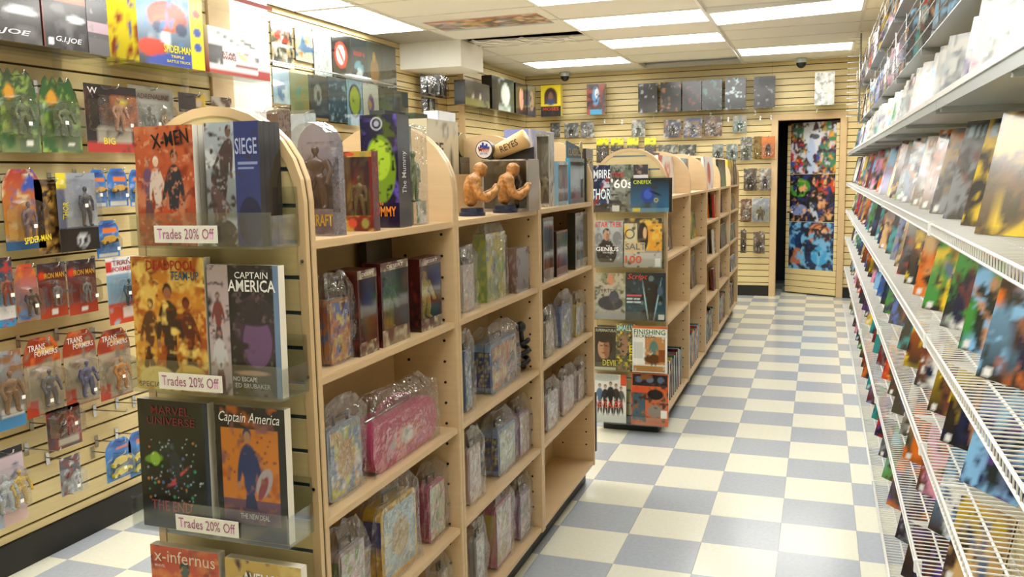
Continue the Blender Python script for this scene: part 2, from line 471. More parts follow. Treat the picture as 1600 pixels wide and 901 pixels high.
struct('wall_stockroom_lightblock', MB().box(.1, .18, BW+.13, 9.6, 0, 2.6).box(1.9, 2.0, BW+.13, 9.6, 0, 2.6).box(.1, 2, 9.5, 9.6, 0, 2.6).box(.1, 2, BW+.13, 9.6, 2.6, 2.7).mesh('stockroom', 'dark_box'))  # dark unseen box added to keep world light out of the door gap
# posters on the door leaf
door_posters = [
    ('poster of a white burst amid red, blue and gold', 1.465, 2.08, [('v', '432', '335'), ('n', 5, .5, 'b5331f'), ('n', 6, .45, '2c4aa0'), ('n', 7, .42, 'd89a2a'), ('n', 9, .42, '3a7a58'), ('n', 10, .38, 'c8c4d0'), ('e', .48, .75, .2, .4, 'c9cfd6'), ('e', .46, .3, .1, .4, 'aebfda'), ('n', 11, .36, '3a2030'), ('e', .55, .72, .09, .05, '4a5560')]),
    ('dark poster with a green glow beside a flame orange one', .885, 1.46, [('v', '0c0d10', '14151c'), ('e', .22, .72, .24, .2, '3f8a2e'), ('e', .78, .72, .22, .26, 'c8431a'), ('n', 6, .36, '101014'), ('e', .2, .25, .2, .12, '7a8ab8'), ('e', .8, .3, .16, .12, 'b06a3a'), ('n', 9, .36, 'd8a070'), ('n', 9, .34, '23306a'), ('e', .55, .2, .06, .22, 'b8c4d4', .4), ('n', 12, .36, '0c0d10')]),
    ('blue poster with a large orange swirl at its top', .30, .88, [('v', '284e86', '1d66a0'), ('n', 4, .45, '12305c'), ('e', .68, .76, .27, .22, 'c87f50'), ('e', .72, .78, .14, .1, 'e0a878'), ('o', .7, .77, .2, .16, '8a4a28'), ('e', .18, .25, .17, .2, 'b06c4c'), ('n', 6, .4, '1a1e30'), ('e', .72, .3, .22, .2, '3a9ad0'), ('n', 9, .4, '6fb0d8'), ('n', 10, .36, '141c30')])]
for lb, z0, z1, ds in door_posters:
    o = link('poster', cover(.60, z1-z0, .0012, ds, 60, 56, 'eee', 'eee', 5), None)
    tag(o, lb+', on the door', 'poster', 'posters on the stockroom door')
    o.matrix_world = Matrix.LocRotScale(d.location, d.rotation_euler, (1, 1, 1)) @ Matrix.Translation((-LWD/2+.005, -.0016, z0))

# ceiling
ce = struct('ceiling', bx(LW2-.12, RW+.12, FRONT, BW, CEIL+.16, CEIL+.22, 'dark_void'))
GX = [LW2+.001, -2.225, -1.035, .155, 1.345, RW]
GY = [BW]+[7.70-.62*k for k in range(20)]
lit = {(1, 2), (2, 4), (2, 6), (2, 8), (3, 6), (3, 2), (3, 10), (1, 11), (2, 13), (3, 16), (1, 14), (2, 16)}  # front-half fixtures are unseen; last two added to light the end panel
cells = {}
def ctile(x0, x1, y0, y1):
    k = (round(x1-x0, 3), round(y1-y0, 3))
    if k not in cells: cells[k] = bx(.006, k[0]-.006, .006, k[1]-.006, 0, .014, 'ceiling_tile')
    return cells[k]
def troffer(x0, x1, y0, y1, on=True, label=None, tilt=0, drop=0):
    w, h = x1-x0, y1-y0
    t = thing('ceiling_light', label, 'ceiling light', (x0+w/2, y0+h/2, CEIL-.004-drop), 0, 'fluorescent ceiling lights' if on else None)
    t.rotation_euler = (0, tilt, 0)
    m = MB(); a, b, e = w/2-.008, h/2-.008, .022
    m.box(-a, a, -b, -b+e, -.004, .06).box(-a, a, b-e, b, -.004, .06).box(-a, -a+e, -b+e, b-e, -.004, .06).box(a-e, a, -b+e, b-e, -.004, .06)
    m.box(-a, a, -b, b, .0602, .07)
    link('frame', m.mesh('frame', 'white_wire' if on else 'grid_metal'), t)
    link('diffuser' if on else 'bare_reflector', bx(-a+e, a-e, -b+e, b-e, .0 if on else .045, .004 if on else .05, 'lamp_lens' if on else 'insert_metal'), t)
    return t
ROWN = ['by the back wall', 'one row in', 'two rows in']
LL = {(1, 2): 'lit ceiling light over the far left corner by the black dome', (2, 4): 'lit ceiling light next to the tile with dangling cables, farther row', (2, 6): 'lit ceiling light beside the printed ceiling tile',
      (2, 8): 'lit ceiling light above the gap between both display gondolas', (3, 6): 'crooked lit ceiling light sagging beside the cable raceway', (3, 2): 'lit ceiling light in front of the stockroom door'}
for ci in range(5):
    for ri in range(20):
        x0, x1 = GX[ci], GX[ci+1]; y1, y0 = GY[ri], GY[ri+1]
        if y0 < FRONT: continue
        if ci == 0 and 7 <= ri <= 12: continue
        if (ci, ri) in lit:
            kw = dict(tilt=-.03, drop=.022) if (ci, ri) == (3, 6) else {}
            troffer(x0, x1, y0, y1, True, LL.get((ci, ri), 'lit fluorescent ceiling light over the shop front half'), **kw)
        elif (ci, ri) == (2, 1):
            troffer(x0, x1, y0, y1, False, 'unlit ceiling light with bare grey reflector near back wall')
        elif (ci, ri) == (1, 5):
            o = link('ceiling_tile', ctile(x0, x1, y0, y1), ce, (x0+.01, y0+.27, CEIL+.012), (0, 0, .10))
        else:
            o = link('ceiling_tile', ctile(x0, x1, y0, y1), ce, (x0, y0, CEIL))
# two fixtures turned along the side wall, with the tiles around them
for y0 in (2.76, 1.54):
    t = troffer(LW2+.03, GX[1], y0, y0+1.21, True, 'long ceiling light against the side wall above hanging shirts' if y0 > 2 else 'long ceiling light beside the white pillar')
for y0, y1 in ((3.98, 4.60), (.26, 1.53)): link('ceiling_tile', ctile(GX[0], GX[1], y0, y1), ce, (GX[0], y0, CEIL))
for x in GX[1:5]:
    link('grid_bar', bx(x-.011, x+.011, FRONT, BW, CEIL-.004, CEIL+.03, 'grid_metal'), ce)
gm = {}
for ri in range(1, 20):
    for ci in range(5):
        if ci == 0 and 7 <= ri <= 12: continue
        k = ci
        if k not in gm: gm[k] = bx(GX[ci]+.0115, GX[ci+1]-.0115, -.011, .011, CEIL-.0035, CEIL+.03, 'grid_metal')
        if GY[ri] > FRONT: link('grid_bar', gm[k], ce, (0, GY[ri], 0))
# printed ceiling tile artwork
o = link('ceiling_poster', cover(1.0, .50, .003, [('v', 'a44', '9ab'), ('n', 7, .5, '6b4a2e'), ('n', 9, .45, 'c89a3a'), ('n', 10, .42, '4f6a3a'), ('n', 11, .4, '5a3a50'), ('r', 0, 0, 1, .14, 'b5553a'), ('n', 10, .3, 'd8b8a0'), ('r', 0, .9, 1, 1, '9fb8cc')], 80, 40, 'eee', 'eee', 3), None, (-1.62, 3.52, CEIL-.001), (-PI/2, 0, 0))
o.matrix_world = Matrix(((1, 0, 0, -1.62), (0, 0, 1, 3.62), (0, 1, 0, CEIL-.0045), (0, 0, 0, 1)))
tag(o, 'wide colourful crowd-scene print stuck flat on a ceiling tile', 'poster')
# cables in the open tile
for i in range(3):
    r = random.Random(i); x = -2.12
    pts = [(x+.95*t/14, 4.72+.012*t+.018*r.uniform(-1, 1)+i*.09, CEIL+.01-.03*abs(math.sin(t*.9+i))-.008*i) for t in range(15)]
    tag(link('cable', MB().tube(pts, .006, 6).mesh('cable', 'paper', True)), 'loose off-white cable dangling from the open ceiling tile', 'cable', 'loose cables in the ceiling gap')
tag(link('cable_raceway', MB().box(.13, .152, 2.9, 5.2, CEIL-.028, CEIL-.005).box(.134, .148, 5.2, 7.2, CEIL-.022, CEIL-.005).mesh('raceway', 'white_wire')), 'narrow white cable raceway running along the ceiling grid', 'raceway')
# camera domes
for x, y, lb in ((-2.02, 7.62, 'dark security camera dome above the yellow box'), (.80, 7.62, 'dark security camera dome above the stockroom door')):
    t = thing('security_camera', lb, 'camera', (x, y, CEIL-.004), 0, 'ceiling camera domes')
    link('housing', MB().cyl((0, 0, -.05), .062, .05, k=20).mesh('h', 'steel_grey'), t)
    b = MB().ball((0, 0, -.05), .056, .056, .062, 16, 10); link('dome', b.mesh('d', 'black_plastic', True), t)

# ================================================================== GONDOLAS
def arc_poly(x0, x1, zb, zc, b, n=14):
    c, a = (x0+x1)/2, (x1-x0)/2
    return [(x0, zb), (x1, zb)]+[(c+a*math.cos(PI*i/n), zc+b*math.sin(PI*i/n)) for i in range(n+1)]
def gondola_unit(label, cx, hw, y0, y1, levels, zc, b, back_top):
    # a double-sided shelf unit; its aisle face looks to +x
    t = thing('shelf_unit', label, 'shelf unit', (cx, (y0+y1)/2, 0), 0, None)
    h = (y1-y0)/2
    sp = MB().prism(arc_poly(-hw, hw, .095, zc, b), 'y', -.0095, .0095).mesh('panel', 'maple', bevel=.0015)
    for s in (-1, 1): 
        p = link('side_panel', sp, t, (0, s*(h-.0105), 0))
        hm = MB()
        for lv in np.arange(.2, 1.36, .064):
            for xx in (hw-.04, -hw+.04, hw-.16):
                hm.cyl((xx, -s*.0125 if s > 0 else .0094, lv), .0042, .0031, 'y', 8)
        o = link('pin_holes', hm.mesh('holes', 'hole'), p); o['kind'] = 'stuff'
    link('back_panel', bx(-.008, .008, -h+.021, h-.021, .097, back_top, 'maple'), t)
    sh = bx(.0085, hw-.004, -h+.021, h-.021, -.019, 0, 'maple', .0015)
    for lv in levels:
        link('shelf', sh, t, (0, 0, lv)); 
        link('shelf', sh, t, (0, 0, lv), (0, 0, PI))
    link('kick_plate', bx(-hw+.05, hw-.05, -h+.002, h-.002, 0, .0945, 'black_base'), t)
    return t
G1C, G1W = -.20, .22
G1X = G1C+G1W
LV1 = [1.39, 1.09, .765, .447, .118]
Y1 = [-1.605, -.815, .012, .868]
for i, lb in enumerate(('maple gondola unit with boxed monster doll and sparse bagged lunchboxes', 'maple gondola unit carrying two orange stone busts on top', 'maple gondola unit with an empty bottom shelf by the aisle crossing')):
    gondola_unit(lb, G1C, G1W, Y1[i], Y1[i+1], LV1, 1.476, .205, 1.53)
G2C, G2W = .005, .215
G2X = G2C+G2W
Y2 = [1.80, 2.74, 3.67, 4.61, 5.55, 6.49]
LV2 = [[1.385, 1.03, .655, .12]]*2+[[1.385, 1.13, .82, .50, .12]]*3
for i, lb in enumerate(('maple gondola unit right behind the magazine end rack', 'maple gondola unit second from the magazine end rack', 'maple gondola unit third from the magazine end rack', 'maple gondola unit fourth from the magazine end rack', 'maple gondola unit nearest the stockroom door')):
    gondola_unit(lb, G2C, G2W, Y2[i], Y2[i+1], LV2[i], 1.46, .205, 1.53)

def end_panel(label, cx, hw, y, zc, b):
    t = thing('end_panel', label, 'slat panel', (cx, y, 0))
    link('backing_board', MB().prism(arc_poly(-hw+.001, hw-.001, .1, zc, b-.001), 'y', -.006, 0).mesh('bk', 'backing'), t)
    k = 0; lo = .1
    while lo < zc+b-.02:
        hi = lo+PITCH_S-.009
        def wd(z): return (hw-.021) if z <= zc else (hw-.021)*math.sqrt(max(0, 1-((z-zc)/(b-.008))**2))
        hi = min(hi, zc+b-.012)
        n = 1 if hi <= zc else 5
        zs = [lo+(hi-lo)*q/n for q in range(n+1)]
        poly = [(wd(q), q) for q in zs]+[(-wd(q), q) for q in zs[::-1]]
        if wd(hi) > .004:
            link('slat', MB().prism(poly, 'y', -.018, -.006).mesh('slat', 'slat'), t)
            if lo > .15 and wd(lo) > .05: link('groove_insert', bx(-wd(lo)+.002, wd(lo)-.002, -.0165, -.0062, lo-.0088, lo-.0002, 'insert_metal'), t)
        lo += PITCH_S
    # bent edge band with screws
    ez = []
    for q in range(0, 15): ez.append((hw*math.cos(PI*q/14), zc+b*math.sin(PI*q/14)))
    outer = [(hw, .1)]+ez+[(-hw, .1)]
    inner = [(x*(hw-.02)/hw, zc+(z-zc)*(b-.02)/b if z > zc else z) for x, z in outer]
    poly = outer+inner[::-1]
    m = MB(); n = len(outer)
    for q in range(n-1):
        m.prism([outer[q], outer[q+1], inner[q+1], inner[q]], 'y', -.02, -.0062)
    link('edge_band', m.mesh('band', 'maple_edge'), t)
    sc = MB().cyl((0, -.0225, 0), .004, .0025, 'y', 8).mesh('screw', 'chrome')
    for sx in (-1, 1):
        for zz in (.35, .6, .85, 1.1, 1.35): link('screw', sc, t, (sx*(hw-.01), 0, zz))
    return t
E1Y, E2Y = Y1[0], Y2[0]
end_panel('slatted end panel with trade paperbacks in clear holders', G1C, G1W, E1Y-.0005, 1.476, .205)
end_panel('slatted end panel full of magazines, with a round top', G2C, G2W, E2Y-.0005, 1.46, .205)

# clear acrylic holders
def holder(label, x0, x1, z, y, depth, lip, group, back=.12, name='acrylic_holder'):
    t = thing(name, label, 'display holder', ((x0+x1)/2, y, z), 0, group)
    w = (x1-x0)/2
    link('tray', MB().box(-w, w, -depth, 0, -.004, 0).mesh('tray', 'acrylic'), t)
    link('front_lip', MB().box(-w, w, -depth-.004, -depth-.0002, -.004, lip).mesh('lip', 'acrylic'), t)
    link('back_plate', MB().box(-w, w, .0002, .003, -.004, back).mesh('bk', 'acrylic'), t)
    for s in (-1, 1): link('end_plate', MB().box(s*w-.0015, s*w+.0015, -depth, 0, .0002, lip*.9).mesh('end', 'acrylic'), t)
    return t
def ebook(name, label, px, Y, z0, t, design, texts=(), spine='222', seed=1, lean=.02, group=None, cat='book', res=72, hfix=None, mat='gloss_print', pages=None):
    (xl, yt, xr) = px
    a = ony(xl, yt+90, Y)[0]; b = ony(xr, yt+90, Y)[0]; w = b-a
    h = hfix or (ony((xl+xr)/2, yt, Y)[2]-z0)/math.cos(lean)
    o = link(name, cover(w, h, t, design, res, int(res*h/w), spine, '222', seed, mat, pages), None, ((a+b)/2, Y, z0+.0005), (-lean, 0, 0))
    tag(o, label, cat, group)
    for tx in texts:
        s, u0, v0, u1, v1, c = tx[:6]
        letters(o, s, -w/2+u0*w, v0*h, -w/2+u1*w, v1*h, c, **(tx[6] if len(tx) > 6 else {}))
    return o, w, h
END = E1Y-.021
HZ = [ony(330, 383, END-.06)[2], ony(330, 609, END-.06)[2], ony(330, 825, END-.06)[2]]
HZ.append(HZ[2]-(HZ[1]-HZ[2])*.97)
SG = [(240, 353, 340, 375), (247, 577, 347, 602), (273, 793, 372, 820)]
hx = [(ony(a, y, END-.1)[0], ony(b, y, END-.1)[0]) for a, b, y in ((204, 424, 360), (205, 440, 590), (207, 448, 800), (225, 478, 890))]
hl = ['topmost', 'second from top', 'third from top', 'lowest']
for i in range(4):
    x0, x1 = hx[i]
    holder('clear acrylic book holder, %s on the slatted end panel' % hl[i], x0, x1, HZ[i], END-.003, .095, .07, 'book holders on the end panel')
    if i < 3:
        a = ony(SG[i][0], SG[i][1], END-.105); b = ony(SG[i][2], SG[i][3], END-.105)
        o = link('price_sign', bx(-(b[0]-a[0])/2, (b[0]-a[0])/2, -.0012, 0, 0, .036, 'paper'), None, ((a[0]+b[0])/2, END-.1035, HZ[i]+.008))
        tag(o, 'white paper sign on the %s book holder' % hl[i], 'sign', 'discount signs')
        letters(o, 'Trades 20% Off', -(b[0]-a[0])/2*.9, .008, (b[0]-a[0])/2*.9, .030, 'a85a8c', -.0018, bold=.004)
YB = END-.088
o, bw, bh = ebook('book', 'red trade paperback with black slanted title and dark suited shape', (212, 196, 303), YB, HZ[0], .016,
    [('v', 'c0603c', 'a83a26'), ('n', 3, .45, 'c87a5c'), ('n', 4, .3, '8a3020'), *person(.2, .5, .6, '6a4a70', 'a87868', '5a3a50'), *person(.36, .46, .75, 'd8c8c0', 'e0c0a8', 'c8b0a8', .05, 'e8e0d0'), *person(.64, .42, 1.0, '24283a', 'b08068', '1c2030', -.08), ('e', .55, .2, .22, .1, 'c43c20', .3), ('e', .42, .25, .14, .08, 'c84a28'), ('n', 12, .27, '8a4038'), ('n', 16, .25, 'd08a68')],
    [('X-MEN', .3, .83, .93, .95, '15151c', dict(rot=-.12, bold=.03))], '20222a', 3)
for k in range(3): 
    c = o.copy(); COL.objects.link(c); c.location.y += .0170*(k+1); c['label'] = 'red trade paperback hidden behind its own front copy'; c['group'] = 'copies behind the red paperback'
o, bw, bh = ebook('book', 'blue and grey hardcover with pale title and twisting shapes', (321, 190, 405), YB, HZ[0], .018,
    [('v', 'a8b4c0', '5a5c64'), ('n', 3, .4, 'c4ccd4'), *person(.36, .66, .85, '4a3c40', '6a5048', '3a3036', -.3), *person(.24, .3, .8, '5a4448', '6a4a40', '4a3a40', .4), ('e', .3, .1, .25, .12, '4a4048'), ('n', 13, .26, '8a8488'), ('r', .55, 0, 1, 1, '2a3a78'), ('n', 8, .28, '3a3438'), ('e', .8, .2, .22, .2, '16204a'), ('r', .6, .66, .97, .68, '8a98c8'), ('r', .6, .62, .9, .64, '8a98c8')],
    [('SIEGE', .57, .74, .97, .87, 'aab4dc', dict(bold=.02))], '0c0c10', 4, pages='141418')
for k in range(3):
    c = o.copy(); COL.objects.link(c); c.location.y += .0188*(k+1); c['label'] = 'black-spined hardcover copy behind the blue and grey hardcover'; c['group'] = 'copies behind the blue hardcover'
ebook('book', 'orange fiery trade paperback with red title above dark shapes', (207, 402, 320), YB, HZ[1], .022,
    [('v', 'c87828', 'd89a30'), ('n', 3, .45, 'a85018'), ('n', 5, .4, 'e8c060'), *person(.76, .4, .8, '5a1c14', '7a2c1c', '3a1410', .1), *person(.22, .42, .7, '58301c', '8a5a3a', '40200f', -.1), *person(.5, .42, 1.0, '341a18', '9a6048', '241210', .04), ('n', 9, .3, 'f0d070'), ('n', 14, .28, '8a3a14'), ('e', .3, .08, .25, .1, 'f0d888'), ('e', .75, .1, .22, .1, 'eec860'), ('n', 11, .3, 'e0a848')],
    [('DEADPOOL', .22, .9, .88, .975, 'b4281c', dict(bold=.03)), ('TEAM-UP', .55, .83, .93, .895, '2c5a78', dict(bold=.02)), ('SPECIAL', .04, .02, .38, .06, '3a2a5a')], '1c1412', 5)
ebook('book', 'dark trade paperback with white block title over a purple glow', (325, 415, 436), YB, HZ[1], .022,
    [('v', '1a1c24', '14161c'), ('e', .66, .5, .3, .28, '3c2a40'), ('e', .68, .42, .2, .2, '6a4a78'), ('e', .66, .64, .3, .1, '2c2430'), ('r', 0, 0, .3, 1, 'b8a8b0'), ('n', 5, .3, '241c24'), *person(.14, .6, .5, '7a3a3c', 'a08078', '3a3440'), *person(.14, .28, .6, 'c8c8d0', 'a08078', '6a3438'), ('n', 14, .26, '5a4a54'), ('r', .93, 0, 1, 1, '6a88b0'), ('e', .6, .18, .22, .02, 'b09080')],
    [('CAPTAIN', .4, .9, .86, .95, 'f2f2f4'), ('AMERICA', .3, .8, .96, .89, 'f2f2f4', dict(bold=.03)), ('NO ESCAPE', .32, .115, .66, .15, 'd8d8e0'), ('ED BRUBAKER', .35, .065, .84, .1, 'c8c8d0')], '14141a', 6)
ebook('book', 'dark green-black trade paperback with a ringed planet and stars', (218, 628, 326), YB, HZ[2], .022,
    [('v', '16201f', '0e1214'), ('n', 3, .35, '24302e'), ('e', .2, .54, .13, .035, '6a9a38', .15), ('e', .22, .54, .07, .055, '8ab83c'), ('s', 26, .012, .1, .2, .9, .75, 'b0c8d8'), ('s', 12, .02, .1, .25, .8, .6, '3c9a6a'), ('s', 10, .018, .1, .2, .8, .7, 'c87a3a'), ('s', 30, .009, .15, .25, .85, .7, 'd8d8e0'), ('s', 14, .02, .3, .3, .75, .6, '5a6aa0'), ('e', .55, .42, .16, .012, 'c05048', .7), ('e', .48, .36, .1, .012, 'b04a58', .4), *person(.52, .5, .5, '24303c', '3a4a50', '1c2830', .3), ('r', .94, 0, 1, 1, '1c3048')],
    [('MARVEL', .2, .89, .75, .955, '7c2428', dict(bold=.02)), ('UNIVERSE', .14, .81, .82, .87, '7c2428', dict(bold=.02)), ('THE END', .14, .14, .72, .22, 'a42c28', dict(bold=.02))], '101418', 7)
ebook('book', 'trade paperback with white script title over an orange sky panel', (338, 638, 446), YB, HZ[2], .022,
    [('v', '16161a', '16161a'), ('r', .08, .12, .9, .84, 'c87a2c'), ('n', 6, .3, 'b05c20'), ('s', 24, .022, .12, .5, .86, .8, '7a4a2c'), ('r', .08, .12, .9, .3, '6a4a60'), ('n', 5, .3, '8a5a58'), *person(.47, .48, .95, '2c3a6a', 'a88068', '24305a', .05), ('e', .68, .44, .1, .12, 'a8a0a8', -.4), ('e', .66, .4, .05, .1, '8a4048', -.4), ('e', .4, .14, .5, .1, '5a3c50'), ('n', 12, .24, '8a5a48'), ('r', 0, 0, .08, 1, '16161a'), ('r', .9, 0, 1, 1, '16161a'), ('r', 0, 0, 1, .12, '18181c')],
    [('Captain America', .06, .86, .93, .96, 'f4f4f4', dict(bold=.006, shear=.3)), ('THE NEW DEAL', .32, .16, .74, .2, 'd8d0d0')], '14141a', 8)
ebook('book', 'orange-red trade paperback with tall thin pale title', (236, 816, 341), YB, HZ[3], .022,
    [('v', 'c8502c', 'b03c1c'), ('n', 4, .4, 'd8783c'), ('n', 6, .35, '90301c'), *person(.5, .42, 1.2, '2c3c34', '4a5a50', '24302c'), ('n', 8, .26, '7a2a18'), ('n', 14, .25, 'e08a4c')],
    [('x-infernus', .06, .86, .95, .97, 'ecdcc8', dict(bold=-.002)), ('MARVEL', .06, .81, .22, .835, 'e8d8c8')], '201412', 9, hfix=.26)
ebook('book', 'golden trade paperback with white outlined team title', (352, 838, 470), YB, HZ[3], .022,
    [('v', 'c8a850', 'b88a30'), ('n', 4, .4, 'd8c070'), ('e', .25, .55, .22, .2, '5a3c24'), ('e', .7, .45, .22, .1, '4a3020', -.4), ('e', .5, .3, .2, .25, '7a5024'), ('n', 7, .3, '4a3420')],
    [('AVENGERS', .24, .79, .88, .9, 'f2f2f2', dict(bold=.02)), ('UNLEASHED', .5, .735, .92, .78, 'ece8e0')], '1c1814', 10, hfix=.255)

# ------------------------------------------------------------------ magazines on the second end panel
END2 = E2Y-.021
MZ = [ony(985, yb, END2-.04)[2] for yb in (331, 417, 499, 579, 661)]
nm = ['top', 'second', 'third', 'fourth', 'lowest']
for i in range(5):
    holder('clear acrylic magazine holder, %s tier of the magazine end' % nm[i], G2C-.213, G2C+.213, MZ[i], END2-.003, .06, .05, 'magazine holders', .2, 'magazine_holder')
def mag(tier, label, xl, yt, xr, yb, design, texts=(), seed=1, dy=0, hfix=None):
    Y = END2-.05+dy
    a = ony(xl, (yt+yb)/2, Y)[0]; b = ony(xr, (yt+yb)/2, Y)[0]; w = b-a
    h = hfix or (ony((xl+xr)/2, yt, Y)[2]-MZ[tier])
    o = link('magazine', cover(w, h, .006, design, 48, int(48*h/w), 'ddd', '555', seed, 'gloss_print'), None, ((a+b)/2, Y, MZ[tier]+.0005), (-.03, 0, 0))
    tag(o, label, 'magazine', 'magazines on the end rack')
    for tx in texts:
        s, u0, v0, u1, v1, c = tx[:6]
        letters(o, s, -w/2+u0*w, v0*h, -w/2+u1*w, v1*h, c, -.001, **(tx[6] if len(tx) > 6 else {}))
mag(0, 'dark magazine with two lines of big white capitals', 922, 258, 955, 331, [('v', '1c2438', '18181c'), ('n', 4, .35, '384060'), ('e', .6, .5, .1, .45, '8a2c20', -.5), ('n', 6, .28, 'b8bcc8'), ('r', 0, 0, 1, .08, '24242c')], [('EMPIRE', .0, .72, .98, .9, 'e8eef4'), ('THOR', .05, .27, .97, .5, 'd8f0f8', dict(bold=.03))], 1)
mag(0, 'grey magazine with red title and huge white year numerals', 953, 257, 989, 331, [('v', '5a6a58', '70706c'), ('n', 5, .45, '8a9088'), ('n', 7, .4, '3a3c3c'), ('r', .1, .02, .4, .14, 'e8e8e4')], [('TIME', .08, .73, .6, .84, 'b03024'), ("'60s", .05, .5, .98, .7, 'f4f4f2', dict(bold=.03))], 2, dy=-.008)
mag(0, 'dark magazine with a group photo, half hidden behind the wide one', 984, 257, 1012, 331, [('v', '3a3c44', '22242a'), ('n', 6, .35, '907868'), ('r', 0, .65, 1, .78, 'd8d8dc')], (), 3)
mag(0, 'wide landscape-format blue film magazine with a light cycle', 985, 278, 1050, 331, [('v', '12161c', '2c6a94'), ('n', 3, .3, '1c3850'), ('e', .42, .5, .17, .22, '1c3c8a'), ('e', .42, .52, .1, .14, '3058b8'), ('o', .62, .35, .05, .035, 'd8c430'), ('e', .57, .72, .08, .06, '2c3038'), ('e', .6, .55, .16, .03, '14181c', -.4), ('r', 0, 0, 1, .13, '5a8aa8'), ('r', .06, .02, .24, .12, 'd8c430'), ('r', .93, 0, 1, 1, '0c0e10')], [('CINEFEX', .07, .83, .5, .94, 'c8dc30')], 4, dy=-.016)
mag(1, 'grey-blue science fiction magazine with red title', 929, 345, 973, 417, [('v', 'b8c0c4', '5a5f64'), ('n', 3, .4, '8a949a'), ('e', .8, .62, .16, .15, '7a7e84'), ('e', .14, .6, .14, .14, '7a7e84'), ('e', .42, .3, .36, .26, '20222a'), ('e', .42, .52, .18, .1, '24262e'), ('e', .42, .74, .13, .1, '2a2420'), ('e', .42, .68, .115, .11, 'b8907a'), ('e', .46, .66, .06, .08, '98705c'), ('n', 12, .25, 'a8acac'), ('r', 0, 0, 1, .1, '7a8078')], [('STAR TREK', .03, .86, .97, .98, 'd0482c', dict(bold=.02)), ('THE', .4, .44, .55, .47, 'f4f4f4'), ('GENIUS', .05, .34, .85, .43, 'f4f4f4', dict(bold=.02)), ('WITHIN', .28, .29, .66, .325, 'e4e4e4')], 5)
mag(1, 'yellow-orange magazine with grey SALT lettering and big red number', 975, 341, 1034, 417, [('v', '38342c', 'b0b0ac'), ('r', 0, .3, .35, .9, 'c4c0a0'), ('r', .62, .35, 1, .9, 'd89a34'), ('n', 5, .36, 'e0b850'), ('e', .5, .62, .14, .3, '201c1c'), ('e', .55, .7, .05, .12, 'd8b088'), ('r', 0, 0, 1, .3, 'b4b4b0'), ('n', 8, .26, '5a5448'), ('o', .15, .68, .13, .1, '24242a'), ('r', .02, .32, .55, .5, 'c8b48c'), ('r', .82, .02, .97, .18, 'f0f0f0')], [('SALT', .03, .36, .58, .49, '6a6c70', dict(bold=.03)), ('100', .03, .08, .47, .24, 'd85434', dict(bold=.04))], 6, dy=-.008)
mag(2, 'grey magazine showing a dark motorbike on a pale ground', 929, 427, 978, 499, [('v', 'b4ac94', '9ca0a0'), ('n', 4, .4, '7c8468'), ('e', .5, .35, .4, .16, '2c3444'), ('e', .62, .48, .16, .14, '3c465c'), ('e', .5, .86, .12, .12, 'c08a68'), ('n', 8, .3, '50584c'), ('r', 0, 0, 1, .12, '98a0a8')], [('VERTEX', .1, .58, .7, .66, '24282c', dict(bold=-.004))], 7)
mag(2, 'near-black blue magazine with a glowing outlined suit', 977, 426, 1040, 500, [('v', '182430', '1c4858'), ('n', 4, .4, '0e161e'), *person(.64, .46, 1.35, '10181e', '5a7078', '0e141a'), ('e', .5, .4, .012, .34, 'a8dce8', .15), ('e', .79, .4, .012, .34, 'a8dce8', -.18), ('e', .86, .62, .07, .1, '40586a'), ('r', .04, .5, .4, .54, 'c05058'), ('r', .04, .43, .36, .46, 'b8c8d0'), ('r', .04, .36, .38, .39, 'b8c8d0'), ('r', .82, .03, .97, .14, 'e8e8e8'), ('n', 9, .2, '30606e')], [('Script', .05, .83, .55, .97, 'd0402c', dict(shear=.3, bold=.0))], 8, dy=-.008)
mag(3, 'dark television magazine with a close-up face', 929, 512, 965, 578, [('v', '24221f', '3a3a34'), ('e', .42, .62, .4, .3, '1a1614'), ('e', .38, .52, .25, .26, 'b08868'), ('e', .52, .5, .13, .24, '8a6248'), ('e', .4, .74, .3, .1, '1c1614'), ('e', .3, .57, .07, .014, '4a3222'), ('e', .5, .57, .07, .014, '3a2618'), ('e', .4, .48, .03, .05, '98704f'), ('e', .4, .4, .09, .014, '7a4a3c'), ('n', 12, .22, '3a2c24'), ('r', .0, 0, 1, .06, 'c8ccb8')], [('DEVIL', .35, .1, .98, .24, 'd8d028', dict(bold=.02)), ('SUPERNATURAL', .04, .9, .96, .97, 'c0c8b8')], 9)
mag(3, 'green and yellow television magazine between two others', 962, 506, 992, 578, [('v', '4a5a58', '3c4430'), ('n', 5, .45, '7a6a48'), ('n', 7, .35, 'c8b830'), ('e', .4, .55, .25, .2, '907058'), ('n', 8, .3, '20241c')], [('SMALLVILLE', .05, .85, 1.4, .97, 'a8dcd8', dict(bold=.02)), ('E', .7, .4, .95, .55, 'd8d028'), ('D', .72, .22, .97, .37, 'd8d028')], 10, dy=-.008)
mag(3, 'white woodworking magazine with green and black title', 988, 510, 1042, 579, [('v', 'e4e6e0', 'e8e8e4'), ('r', 0, .95, 1, 1, 'c8642c'), ('r', .36, .18, .95, .78, 'b88450'), *person(.62, .5, .75, '5a8078', 'b08060', '4a5a58'), ('e', .6, .3, .26, .1, '5a3a20'), ('r', .76, .24, .94, .5, '8a4a24'), ('r', .04, .3, .3, .66, 'c8ccc8'), ('r', .04, .02, .95, .14, 'c08a50'), ('n', 9, .22, 'd8d8cc')], [('FINISHING', .04, .82, .95, .93, '1c6a4a', dict(bold=.03)), ('SECRETS', .04, .755, .58, .81, '1c1c1c', dict(bold=.02))], 11, dy=-.016)
